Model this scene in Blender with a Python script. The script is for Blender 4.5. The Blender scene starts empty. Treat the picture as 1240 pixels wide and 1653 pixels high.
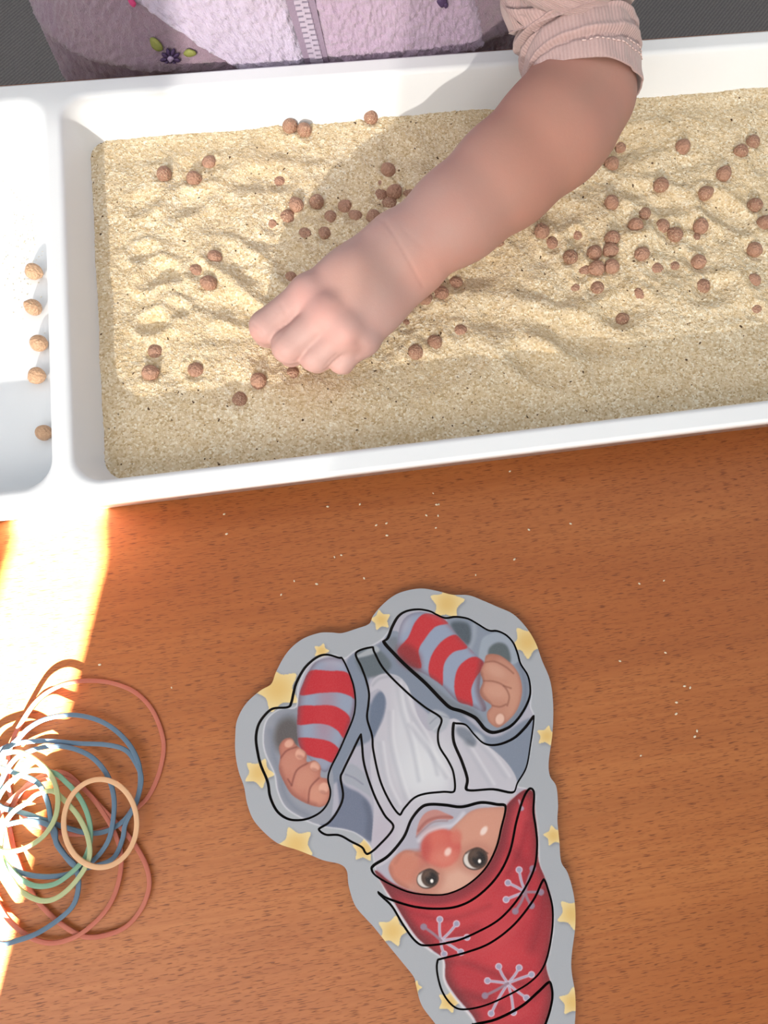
import bpy, bmesh, math, random
import numpy as np
from mathutils import Vector, Matrix
from mathutils.geometry import delaunay_2d_cdt

random.seed(7); RNG = np.random.default_rng(11)
scene = bpy.context.scene
COL = scene.collection

# ------------------------------------------------------------------ camera
F_PX, CAM_H = 1145.0, 0.43
def _ray(p): return np.array([(p[0]-620)/F_PX, -(p[1]-826.5)/F_PX, -1.0])
def _pl(a, b): return np.cross(_ray(a), _ray(b))
_X = np.cross(_pl((0, 832), (1240, 680)), _pl((0, 137), (1240, 48))); _X /= np.linalg.norm(_X)
if _X[0] < 0: _X = -_X
_Y = np.cross(_X, _pl((84, 190), (101, 750))); _Y /= np.linalg.norm(_Y)
if _Y[1] < 0: _Y = -_Y
ROT = np.array([_X, _Y, np.cross(_X, _Y)])          # world <- camera
CAM = np.array([0.0, 0.0, CAM_H])
def P(px, py, z=0.0):
    """world point at height z that stands at this spot of the photograph"""
    d = ROT @ _ray((px, py)); t = (z-CAM_H)/d[2]
    return CAM + d*t
def proj(w):
    """world points (n,3) to photograph pixels"""
    c = (np.asarray(w)-CAM) @ ROT
    return np.stack([620+F_PX*c[..., 0]/-c[..., 2], 826.5-F_PX*c[..., 1]/-c[..., 2]], -1)
cam_d = bpy.data.cameras.new('camera'); cam = bpy.data.objects.new('camera', cam_d); COL.objects.link(cam)
cam_d.sensor_fit = 'VERTICAL'; cam_d.sensor_height = 36.0; cam_d.sensor_width = 27.0
cam_d.lens = F_PX*36.0/1653.0; cam_d.clip_start = 0.01
M = Matrix.Identity(4)
for i in range(3):
    for j in range(3): M[i][j] = ROT[i, j]
    M[i][3] = CAM[i]
cam.matrix_world = M
scene.camera = cam

# ------------------------------------------------------------------ world, sun, window light, exposure
world = bpy.data.worlds.new('World'); scene.world = world; world.use_nodes = True
bg = world.node_tree.nodes['Background']
bg.inputs['Color'].default_value = (0.93, 0.965, 1.0, 1); bg.inputs['Strength'].default_value = 0.80
SUN_DX, SUN_TAN = 0.29, math.tan(math.radians(22.5))
SUN = Vector((SUN_DX, 1.0, -SUN_TAN*math.sqrt(1+SUN_DX**2))).normalized()
sun_d = bpy.data.lights.new('sun', 'SUN'); sun_d.energy = 260.0; sun_d.angle = math.radians(0.6); sun_d.color = (1.0, 0.94, 0.85)
sun = bpy.data.objects.new('sun', sun_d); COL.objects.link(sun)
sun.rotation_euler = SUN.to_track_quat('-Z', 'Y').to_euler(); sun.location = (-1, -3, 2)
win_d = bpy.data.lights.new('window_light', 'AREA'); win_d.shape = 'RECTANGLE'; win_d.size = 1.5; win_d.size_y = 0.75
win_d.energy = 15.0; win_d.color = (1.0, 0.965, 0.92)
win = bpy.data.objects.new('window_light', win_d); COL.objects.link(win)
win.location = (-0.35, -0.70, 0.80)
win.rotation_euler = Vector((0.3, 0.9, -0.42)).to_track_quat('-Z', 'Y').to_euler()
scene.view_settings.view_transform = 'Standard'; scene.view_settings.look = 'None'
scene.view_settings.exposure = 0.0; scene.view_settings.gamma = 1.0
scene.view_settings.use_curve_mapping = False

# ------------------------------------------------------------------ helpers
def lin(c):
    c = np.asarray(c, float)/255.0
    return np.where(c <= 0.04045, c/12.92, ((c+0.055)/1.055)**2.4)
def L4(*c): return tuple(lin(c))+(1.0,)
def tag(o, label=None, cat=None, group=None, kind=None):
    if label: o['label'] = label
    if cat: o['category'] = cat
    if group: o['group'] = group
    if kind: o['kind'] = kind
    return o
def empty(name, loc):
    o = bpy.data.objects.new(name, None); o.empty_display_size = 0.02; COL.objects.link(o); o.location = loc
    return o
def mesh_obj(name, verts, faces, m, parent=None, smooth=True):
    me = bpy.data.meshes.new(name)
    me.from_pydata([tuple(map(float, v)) for v in verts], [], [tuple(map(int, f)) for f in faces])
    me.update()
    return link(name, me, m, parent, smooth)
def np_mesh(name, V, Q):
    """fast mesh from an (n,3) array and an (m,k) index array"""
    me = bpy.data.meshes.new(name); V = np.asarray(V, np.float32); Q = np.asarray(Q, np.int32); k = Q.shape[1]
    me.vertices.add(len(V)); me.vertices.foreach_set('co', V.ravel())
    me.loops.add(Q.size); me.loops.foreach_set('vertex_index', Q.ravel())
    me.polygons.add(len(Q)); me.polygons.foreach_set('loop_start', np.arange(len(Q), dtype=np.int32)*k)
    me.update(calc_edges=True); me.validate()
    return me
def link(name, me, m, parent=None, smooth=True):
    o = bpy.data.objects.new(name, me); COL.objects.link(o)
    if m and not me.materials: me.materials.append(m)
    if smooth: me.polygons.foreach_set('use_smooth', [True]*len(me.polygons))
    if parent:
        o.parent = parent; o.matrix_parent_inverse = Matrix.Translation(parent.location).inverted()
    return o
def box_geo(x0, x1, y0, y1, z0, z1):
    v = [(x0,y0,z0),(x1,y0,z0),(x1,y1,z0),(x0,y1,z0),(x0,y0,z1),(x1,y0,z1),(x1,y1,z1),(x0,y1,z1)]
    f = [(0,3,2,1),(4,5,6,7),(0,1,5,4),(1,2,6,5),(2,3,7,6),(3,0,4,7)]
    return v, f
def box(name, b, m, parent=None, bevel=0.0):
    v, f = box_geo(*b); bm = bmesh.new(); vs = [bm.verts.new(p) for p in v]
    for q in f: bm.faces.new([vs[i] for i in q])
    if bevel: bmesh.ops.bevel(bm, geom=bm.edges[:], offset=bevel, segments=3, affect='EDGES', profile=0.5)
    me = bpy.data.meshes.new(name); bm.to_mesh(me); bm.free()
    return link(name, me, m, parent, bool(bevel))
def boxes(name, bs, m, parent=None):
    V, Fc = [], []
    for b in bs:
        v, f = box_geo(*b); n = len(V); V += v; Fc += [tuple(i+n for i in q) for q in f]
    return mesh_obj(name, V, Fc, m, parent, False)
def catmull(pts, n=8, closed=True):
    p = np.asarray(pts, float); N = len(p); out = []
    for i in range(N if closed else N-1):
        if closed: a, b, c, d = p[(i-1) % N], p[i], p[(i+1) % N], p[(i+2) % N]
        else: a, b, c, d = p[max(i-1, 0)], p[i], p[i+1], p[min(i+2, N-1)]
        for t in np.arange(n)/n:
            out.append(0.5*((2*b)+(c-a)*t+(2*a-5*b+4*c-d)*t*t+(3*b-a-3*c+d)*t**3))
    if not closed: out.append(p[-1])
    return np.array(out)
def grid_faces(nu, nv, wrap_u=False):
    i = np.arange(nu if wrap_u else nu-1); j = np.arange(nv-1)
    I, J = np.meshgrid(i, j, indexing='ij'); I2 = (I+1) % nu
    return np.stack([I*nv+J, I2*nv+J, I2*nv+J+1, I*nv+J+1], -1).reshape(-1, 4)
def vnoise(x, y, seed=0):
    """smooth value noise on arrays, about -1..1"""
    r = np.random.default_rng(seed).random((256, 256))*2-1
    xi, yi = np.floor(x).astype(int), np.floor(y).astype(int); fx, fy = x-xi, y-yi
    fx, fy = fx*fx*(3-2*fx), fy*fy*(3-2*fy)
    g = lambda a, b: r[a % 256, b % 256]
    return (g(xi, yi)*(1-fx)+g(xi+1, yi)*fx)*(1-fy)+(g(xi, yi+1)*(1-fx)+g(xi+1, yi+1)*fx)*fy
def color_attr(me, cols):
    a = me.color_attributes.new('Col', 'FLOAT_COLOR', 'POINT')
    c = np.ones((len(me.vertices), 4), np.float32); c[:, :3] = cols
    a.data.foreach_set('color', c.ravel())

# ------------------------------------------------------------------ materials
class NT:
    def __init__(s, name):
        s.m = bpy.data.materials.new(name); s.m.use_nodes = True; s.t = s.m.node_tree
        s.b = s.t.nodes['Principled BSDF']; s.out = s.t.nodes['Material Output']
    def n(s, kind, **kw):
        nd = s.t.nodes.new(kind)
        for k, v in kw.items():
            if k.startswith('_'): setattr(nd, k[1:], v)
            else: nd.inputs[k.replace('__', ' ')].default_value = v
        return nd
    def l(s, a, b): s.t.links.new(a, b)
    def coord(s, scale=(1, 1, 1), which='Object', rot=(0, 0, 0)):
        t = s.n('ShaderNodeTexCoord'); mp = s.n('ShaderNodeMapping'); mp.inputs['Scale'].default_value = scale
        mp.inputs['Rotation'].default_value = rot
        s.l(t.outputs[which], mp.inputs['Vector']); return mp.outputs['Vector']
    def noise(s, vec, scale=1.0, detail=2.0, rough=0.5):
        nd = s.n('ShaderNodeTexNoise'); nd.inputs['Scale'].default_value = scale; nd.inputs['Detail'].default_value = detail
        nd.inputs['Roughness'].default_value = rough; s.l(vec, nd.inputs['Vector']); return nd.outputs['Fac']
    def ramp(s, fac, stops):
        nd = s.n('ShaderNodeValToRGB'); e = nd.color_ramp.elements
        while len(e) < len(stops): e.new(0.5)
        for el, (p, c) in zip(e, stops): el.position = p; el.color = c
        s.l(fac, nd.inputs['Fac']); return nd.outputs['Color']
    def mix(s, fac, a, b, mode='MIX'):
        nd = s.n('ShaderNodeMix', _data_type='RGBA', _blend_type=mode)
        for sock, v in ((nd.inputs[0], fac), (nd.inputs[6], a), (nd.inputs[7], b)):
            if hasattr(v, 'links'): s.l(v, sock)
            else: sock.default_value = v
        return nd.outputs[2]
    def bump(s, h, strength=0.3, dist=0.001, normal=None):
        nd = s.n('ShaderNodeBump'); nd.inputs['Strength'].default_value = strength; nd.inputs['Distance'].default_value = dist
        s.l(h, nd.inputs['Height'])
        if normal: s.l(normal, nd.inputs['Normal'])
        return nd.outputs['Normal']
    def done(s, color=None, rough=0.5, normal=None, **kw):
        if color is not None:
            if hasattr(color, 'links'): s.l(color, s.b.inputs['Base Color'])
            else: s.b.inputs['Base Color'].default_value = color
        if hasattr(rough, 'links'): s.l(rough, s.b.inputs['Roughness'])
        else: s.b.inputs['Roughness'].default_value = rough
        if normal: s.l(normal, s.b.inputs['Normal'])
        for k, v in kw.items(): s.b.inputs[k.replace('__', ' ')].default_value = v
        return s.m
BLACK, WHITE = (0, 0, 0, 1), (1, 1, 1, 1)

def mat_wood():
    t = NT('beech_wood')
    warp = t.noise(t.coord((2.2, 5, 1)), 1.0, 2.0)
    big = t.noise(t.coord((1.6, 34, 1)), 1.0, 4.0, 0.55)
    fine = t.noise(t.coord((14, 420, 1)), 1.0, 3.0, 0.6)
    c = t.ramp(big, [(0.28, L4(144, 78, 36)), (0.5, L4(170, 98, 48)), (0.72, L4(186, 116, 62))])
    c = t.mix(0.55, c, t.ramp(warp, [(0.3, L4(156, 84, 38)), (0.7, L4(190, 124, 72))]))
    c = t.mix(t.ramp(fine, [(0.35, (0.35,)*3+(1,)), (0.6, BLACK)]), c, L4(150, 80, 38))
    pore = t.noise(t.coord((150, 1900, 1)), 1.0, 1.0)
    dens = t.noise(t.coord((30, 120, 1)), 1.0, 1.0)
    pm = t.mix(1.0, t.ramp(pore, [(0.585, BLACK), (0.65, WHITE)]), t.ramp(dens, [(0.25, BLACK), (0.42, WHITE)]), 'MULTIPLY')
    c = t.mix(t.mix(1.0, pm, (0.66,)*3+(1,), 'MULTIPLY'), c, L4(92, 44, 20))
    inv = t.n('ShaderNodeInvert'); t.l(pm, inv.inputs['Color'])
    return t.done(c, 0.42, t.bump(inv.outputs['Color'], 0.25, 0.0004), Specular__IOR__Level=0.4)
def mat_plastic():
    t = NT('white_plastic'); v = t.coord((1, 1, 1))
    n = t.noise(v, 900.0, 2.0)
    c = t.mix(t.ramp(t.noise(v, 14.0, 3.0), [(0.3, BLACK), (0.8, (0.5,)*3+(1,))]), L4(226, 230, 234), L4(219, 223, 228))
    return t.done(c, 0.38, t.bump(n, 0.08, 0.0003))
def mat_sand():
    t = NT('semolina_grit'); v = t.coord((1, 1, 1))
    g = t.n('ShaderNodeTexVoronoi', _feature='F1'); g.inputs['Scale'].default_value = 820.0; t.l(v, g.inputs['Vector'])
    sep = t.n('ShaderNodeSeparateColor'); t.l(g.outputs['Color'], sep.inputs['Color'])
    c = t.ramp(sep.outputs['Red'], [(0.0, L4(186, 160, 120)), (0.25, L4(212, 191, 156)), (0.75, L4(227, 210, 180)), (1.0, L4(244, 236, 216))])
    c = t.mix(t.ramp(t.noise(v, 26.0, 3.0), [(0.35, BLACK), (0.75, (0.35,)*3+(1,))]), c, L4(206, 178, 134))
    sp = t.noise(v, 330.0, 2.0, 0.4)
    c = t.mix(t.ramp(sp, [(0.715, BLACK), (0.74, WHITE)]), c, L4(84, 62, 44))
    h = t.mix(0.5, t.noise(v, 900.0, 2.0), g.outputs['Distance'])
    return t.done(c, 0.9, t.bump(h, 0.75, 0.0011), Specular__IOR__Level=0.15)
def mat_pea(name, a, b, d):
    t = NT(name); v = t.coord((1, 1, 1), 'Object')
    oi = t.n('ShaderNodeObjectInfo')
    c = t.mix(oi.outputs['Random'], a, b)
    n = t.noise(v, 4.0, 3.0)
    c = t.mix(t.ramp(n, [(0.4, BLACK), (0.75, (0.55,)*3+(1,))]), c, d)
    dust = t.mix(1.0, t.ramp(t.noise(v, 9.0, 2.0), [(0.60, BLACK), (0.64, WHITE)]), t.ramp(oi.outputs['Random'], [(0.45, BLACK), (0.6, (0.7,)*3+(1,))]), 'MULTIPLY')
    c = t.mix(dust, c, L4(226, 208, 176))
    return t.done(c, 0.55, t.bump(t.noise(v, 3.0, 3.0), 0.35, 0.12))
def mat_rubber(name, c1, c2, alpha_tr):
    t = NT(name); v = t.coord((1, 1, 1))
    c = t.mix(t.noise(v, 60.0, 2.0), c1, c2)
    return t.done(c, 0.36, t.bump(t.noise(v, 1500.0, 1.0), 0.1, 0.0002), Subsurface__Weight=0.25, Subsurface__Radius=(0.002, 0.002, 0.002), Transmission__Weight=alpha_tr, IOR=1.2)
def mat_print():
    t = NT('printed_card'); a = t.n('ShaderNodeVertexColor', _layer_name='Col')
    v = t.coord((1, 1, 1))
    c = t.mix(t.ramp(t.noise(v, 1600.0, 1.0), [(0.35, BLACK), (0.7, (0.02,)*3+(1,))]), a.outputs['Color'], L4(232, 232, 236))
    return t.done(c, 0.42, t.bump(t.noise(v, 700.0, 2.0), 0.06, 0.0002), Specular__IOR__Level=0.35)
def mat_plain(name, col, rough=0.6, nscale=400.0, nstr=0.1, var=0.15, **kw):
    t = NT(name); v = t.coord((1, 1, 1)); n = t.noise(v, nscale, 3.0)
    dk = tuple(x*(1-var) for x in col[:3])+(1,)
    return t.done(t.mix(n, col, dk), rough, t.bump(n, nstr, 0.0008), **kw)
def mat_fleece(name, c1, c2, c3):
    t = NT(name); v = t.coord((1, 1, 1))
    n = t.noise(v, 230.0, 4.0, 0.6); big = t.noise(v, 22.0, 2.0)
    c = t.mix(n, c1, c2); c = t.mix(t.ramp(big, [(0.35, BLACK), (0.75, (0.6,)*3+(1,))]), c, c3)
    h = t.mix(0.5, t.noise(v, 420.0, 3.0, 0.7), t.noise(v, 1500.0, 2.0))
    return t.done(c, 0.95, t.bump(h, 0.8, 0.002), Sheen__Weight=0.35, Specular__IOR__Level=0.1)
def mat_knit():
    t = NT('pink_rib_jersey'); v = t.coord((1, 1, 1))
    a = t.n('ShaderNodeVertexColor', _layer_name='Col')           # carries the rib coordinate
    n = t.noise(v, 900.0, 2.0)
    sep = t.n('ShaderNodeSeparateColor'); t.l(a.outputs['Color'], sep.inputs['Color'])
    w = t.n('ShaderNodeTexWave', _wave_type='BANDS', _bands_direction='X'); w.inputs['Scale'].default_value = 32.0; w.inputs['Distortion'].default_value = 0.6
    cb = t.n('ShaderNodeCombineXYZ'); t.l(sep.outputs['Red'], cb.inputs['X']); t.l(sep.outputs['Green'], cb.inputs['Y'])
    t.l(cb.outputs['Vector'], w.inputs['Vector'])
    c = t.mix(n, L4(180, 155, 153), L4(164, 137, 136)); c = t.mix(t.mix(1.0, w.outputs['Color'], (0.45,)*3+(1,), 'MULTIPLY'), c, L4(190, 166, 164))
    h = t.mix(0.35, w.outputs['Color'], n)
    return t.done(c, 0.9, t.bump(h, 0.5, 0.0007), Sheen__Weight=0.25, Specular__IOR__Level=0.12)
def mat_weave(name, c1, c2):
    t = NT(name); v = t.coord((1, 1, 1), rot=(0.5, 0.4, 0.9))
    w = t.n('ShaderNodeTexWave', _wave_type='BANDS', _bands_direction='X'); w.inputs['Scale'].default_value = 95.0; w.inputs['Distortion'].default_value = 2.5
    w.inputs['Detail'].default_value = 2.0; w.inputs['Detail Scale'].default_value = 6.0
    t.l(v, w.inputs['Vector']); n = t.noise(v, 500.0, 2.0)
    c = t.mix(t.mix(0.5, w.outputs['Color'], n), c1, c2)
    return t.done(c, 0.92, t.bump(w.outputs['Color'], 0.5, 0.001), Specular__IOR__Level=0.15)
def mat_skin():
    t = NT('skin'); v = t.coord((1, 1, 1)); a = t.n('ShaderNodeVertexColor', _layer_name='Col')
    c = t.mix(t.ramp(t.noise(v, 55.0, 3.0), [(0.35, BLACK), (0.75, (0.18,)*3+(1,))]), a.outputs['Color'], L4(184, 118, 104))
    h = t.mix(0.5, t.noise(v, 1300.0, 2.0), t.noise(v, 380.0, 2.0))
    return t.done(c, 0.55, t.bump(h, 0.16, 0.0006), Subsurface__Weight=0.12, Subsurface__Radius=(0.006, 0.0025, 0.0015), Specular__IOR__Level=0.3)
def mat_sheer(name, f):
    t = NT(name); t.t.nodes.remove(t.b)
    tr = t.n('ShaderNodeBsdfTransparent'); tl = t.n('ShaderNodeBsdfTranslucent'); mx = t.n('ShaderNodeMixShader')
    v = t.coord((1, 1, 1)); n = t.noise(v, 90.0, 1.0)
    t.l(t.ramp(n, [(0.0, (0.9*f, 0.88*f, 0.85*f, 1)), (1.0, (1.1*f, 1.08*f, 1.05*f, 1))]), tr.inputs['Color'])
    tl.inputs['Color'].default_value = (0.06, 0.058, 0.056, 1); mx.inputs['Fac'].default_value = 0.35
    t.l(tr.outputs[0], mx.inputs[1]); t.l(tl.outputs[0], mx.inputs[2]); t.l(mx.outputs[0], t.out.inputs['Surface'])
    return t.m
WOOD, PLASTIC, SAND, PRINT, KNIT, SKIN, SHEER = mat_wood(), mat_plastic(), mat_sand(), mat_print(), mat_knit(), mat_skin(), mat_sheer('sheer_curtain_fabric', 0.0195)
SHEER2 = mat_sheer('sun_dimming_sheer_fabric', 0.0105)  # denser copy, made up to weaken the sun over the arm
SUN_BLOCK = mat_plain('sun_block_fabric', L4(150, 146, 140), 0.9, 300.0, 0.3, 0.2)
WALLP = mat_plain('wall_paint', L4(226, 222, 214), 0.9, 300.0, 0.1, 0.04)
FLOORM = mat_plain('floor_boards', L4(120, 92, 70), 0.6, 20.0, 0.1, 0.3)
PAINTW = mat_plain('white_gloss_paint', L4(232, 232, 228), 0.35, 200.0, 0.03, 0.03)
BURNT = mat_plain('laser_burnt_edge', L4(34, 24, 20), 0.8, 500.0, 0.1, 0.3)

# ================================================================== the setting
FLOOR_Z = -0.74
floor = boxes('floor', [(-2.2, 2.6, -1.1, 2.4, FLOOR_Z-0.05, FLOOR_Z)], FLOORM); tag(floor, kind='structure', label='brown wooden room floor under the table')
WY = -0.75
def wall_x(p, y=None): return p[0]-SUN_DX*(p[1]-WY)
xr = wall_x(P(190, 810)); xl = wall_x(P(12, 835))          # made-up slit, placed to let the hard strip of sun in
HEM = (P(100, 770)[1]-WY)*SUN_TAN*math.sqrt(1+SUN_DX**2)
OX0, OXM, OX1, OTOP = xl-0.55, wall_x(P(560, 330, 0.014))+0.02, wall_x(P(1300, 600, 0.014))+0.25, 1.05
wall = boxes('sun_shaping_wall', [(-2.2, OX0, WY-0.03, WY, FLOOR_Z, 2.6), (OX1, 2.6, WY-0.03, WY, FLOOR_Z, 2.6),
                            (OX0, OX1, WY-0.03, WY, OTOP, 2.6), (OX0, xl, WY-0.03, WY, FLOOR_Z, HEM),
                            (xr, OX1, WY-0.03, WY, FLOOR_Z, HEM)], WALLP)  # unseen wall added as sun blocker, openings cut for the wanted patches
tag(wall, kind='structure', label='unseen pale wall added behind the viewer, its openings shaped for the sun')
wn = empty('window_1', (OX0, WY, HEM)); tag(wn, kind='structure', label='unseen window with a made-up low slit beside it for the sun strip')
fw = 0.03
boxes('window_frame', [(OX0-fw, OX0, WY, WY+0.02, HEM, OTOP), (OX1, OX1+fw, WY, WY+0.02, HEM, OTOP), (OX0-fw, OX1+fw, WY, WY+0.02, OTOP, OTOP+fw)], PAINTW, wn)
sl = boxes('window_sill', [(xr, OX1+fw, WY-0.03, WY+0.03, HEM-0.025, HEM)], PAINTW, wn)
def hang(name, x0, x1, z0, z1, m, y, lab, amp=0.010):
    nu, nv = max(int((x1-x0)*160), 20), 12
    U, Vv = np.meshgrid(np.linspace(x0, x1, nu), np.linspace(z0, z1, nv), indexing='ij')
    cv = np.stack([U, y+amp*np.sin(U*95)+0.4*amp*np.sin(U*41+1), Vv], -1).reshape(-1, 3)
    return tag(link(name, np_mesh(name, cv, grid_faces(nu, nv)), m), lab, 'curtain')
hang('sheer_curtain', OX0+0.002, OXM, HEM+0.004, OTOP-0.004, SHEER, WY-0.016, 'thin white sheer curtain across the left half of the window')
hang('sheer_curtain', OXM, OX1-0.002, HEM+0.004, OTOP-0.004, SHEER2, WY-0.016, 'unseen denser white sheer added across the right half to weaken the sun')
_tz = SUN_TAN*math.sqrt(1+SUN_DX**2)
_pv = P(250, 50, 0.055); ZD = 0.048+(_pv[1]-0.01-WY)*_tz
hang('sun_block_drape', OX0+0.002, wall_x(_pv), ZD, OTOP-0.004, SUN_BLOCK, WY-0.05, 'made-up opaque grey drape that keeps the sun off one side of the vest', 0.004)  # added out of view only to shade the left of the vest

tag(boxes('wall_back', [(-1.5, 2.6, 1.34, 1.46, FLOOR_Z, 1.5)], WALLP), kind='structure', label='pale wall behind the sofa')
# ------------------------------------------------------------------ table
TX0, TX1, TY0 = -0.62, 0.95, -0.34
TY1 = P(600, 92)[1]
table = empty('table', ((TX0+TX1)/2, (TY0+TY1)/2, FLOOR_Z)); tag(table, 'orange-brown beech wood table under the tray and puzzle', 'table')
box('table_top', (TX0, TX1, TY0, TY1, -0.026, 0.0), WOOD, table, 0.003)
for lx in (TX0+0.06, TX1-0.06):
    for ly in (TY0+0.06, TY1-0.06):
        box('leg', (lx-0.028, lx+0.028, ly-0.028, ly+0.028, FLOOR_Z, -0.026), WOOD, table, 0.004)
box('apron', (TX0+0.09, TX1-0.09, TY0+0.05, TY0+0.07, -0.10, -0.026), WOOD, table)
box('apron', (TX0+0.09, TX1-0.09, TY1-0.07, TY1-0.05, -0.10, -0.026), WOOD, table)

# ------------------------------------------------------------------ tray
RIM, FLOOR_T, SAND_Z, DRAFT = 0.042, 0.003, 0.013, math.tan(math.radians(17))
fy0, fy1 = P(600, 760, RIM)[1], P(600, 95, RIM)[1]        # outer rim edges
fy0 = P(620, 756, RIM)[1]; fy1 = P(620, 92.5, RIM)[1]
dv = P(92, 470, RIM)[0]                                   # divider centre
TRX0, TRX1 = dv-0.165, dv+0.645
RW = 0.0105
comps = [(TRX0+RW, dv-0.0026, fy0+RW, fy1-RW), (dv+0.0026, TRX1-RW, fy0+RW, fy1-RW)]
def rrect(x0, x1, y0, y1, r, n=9):
    out = []
    for cx, cy, a in ((x1-r, y1-r, 0), (x0+r, y1-r, 90), (x0+r, y0+r, 180), (x1-r, y0+r, 270)):
        for k in range(n+1):
            t = math.radians(a+90*k/n); out.append((cx+r*math.cos(t), cy+r*math.sin(t)))
    return out
def inset(c, d): return (c[0]+d, c[1]-d, c[2]+d, c[3]-d)
TV, TF = [], []
def add_loop(pts, z):
    n = len(TV); TV.extend([(x, y, z) for x, y in pts]); return list(range(n, n+len(pts)))
def bridge(a, b, flip=False):
    N = len(a)
    for i in range(N):
        q = (a[i], a[(i+1) % N], b[(i+1) % N], b[i]); TF.append(q[::-1] if flip else q)
LIP, FIL = 0.004, 0.008
top_loops = []
for c in comps:
    R0 = 0.018; prof = []
    for k in range(6):                                    # rounded lip
        a = math.radians(k*73/5); prof.append((LIP*math.sin(a), RIM-LIP*(1-math.cos(a))))
    d0, z0 = prof[-1]; zb = FLOOR_T+FIL*(1-math.cos(math.radians(73)))
    d1 = d0+(z0-zb)*DRAFT
    for k in range(1, 5): prof.append((d0+(d1-d0)*k/4, z0+(zb-z0)*k/4))
    for k in range(1, 7):                                 # fillet to the floor
        a = math.radians(73*(1-k/6)); prof.append((d1+FIL*(math.sin(math.radians(73))-math.sin(a)), FLOOR_T+FIL*(1-math.cos(a))))
    prev = None
    for k, (d, z) in enumerate(prof):
        lp = add_loop(rrect(*inset(c, d), max(R0-d*0.25, 0.008)), z)
        if k == 0: top_loops.append(lp)
        if prev: bridge(prev, lp)
        prev = lp
    TF.append(tuple(prev))
outer = (TRX0, TRX1, fy0, fy1)
op = [add_loop(rrect(*inset(outer, 0.002), 0.022), RIM)]
for d, z in ((0.0006, RIM-0.0006), (0.0, RIM-0.002), (0.0004, RIM-0.007), (0.0024, RIM-0.0074), (0.010, 0.0006), (0.012, 0.0)):
    op.append(add_loop(rrect(*inset(outer, d), 0.022), z))
for a, b in zip(op[:-1], op[1:]): bridge(a, b, True)
TF.append(tuple(op[-1][::-1]))
pts2 = [Vector(TV[i][:2]) for lp in [op[0]]+top_loops for i in lp]
ids = [i for lp in [op[0]]+top_loops for i in lp]; ed = []; n0 = 0
for lp in [op[0]]+top_loops:
    ed += [(n0+i, n0+(i+1) % len(lp)) for i in range(len(lp))]; n0 += len(lp)
rv, re, rf, ov, oe, of = delaunay_2d_cdt(pts2, ed, [], 0, 1e-7)
def in_rr(p, c, r):
    x0, x1, y0, y1 = c
    if not (x0 < p[0] < x1 and y0 < p[1] < y1): return False
    qx = max(x0+r-p[0], p[0]-(x1-r), 0); qy = max(y0+r-p[1], p[1]-(y1-r), 0)
    return math.hypot(qx, qy) < r
for f in rf:
    cc = sum((rv[i] for i in f), Vector((0, 0)))/len(f)
    if not any(in_rr(cc, c, 0.0179) for c in comps): TF.append(tuple(ids[ov[i][0]] for i in f))
bm = bmesh.new(); bv = [bm.verts.new(v) for v in TV]
for f in TF:
    try: bm.faces.new([bv[i] for i in f])
    except ValueError: pass
bmesh.ops.recalc_face_normals(bm, faces=bm.faces[:])
me = bpy.data.meshes.new('tray'); bm.to_mesh(me); bm.free()
tray = link('tray', me, PLASTIC)
for p in tray.data.polygons: p.use_smooth = len(p.vertices) == 4
tag(tray, 'long white plastic tray divided into two compartments on the table', 'tray')

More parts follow.
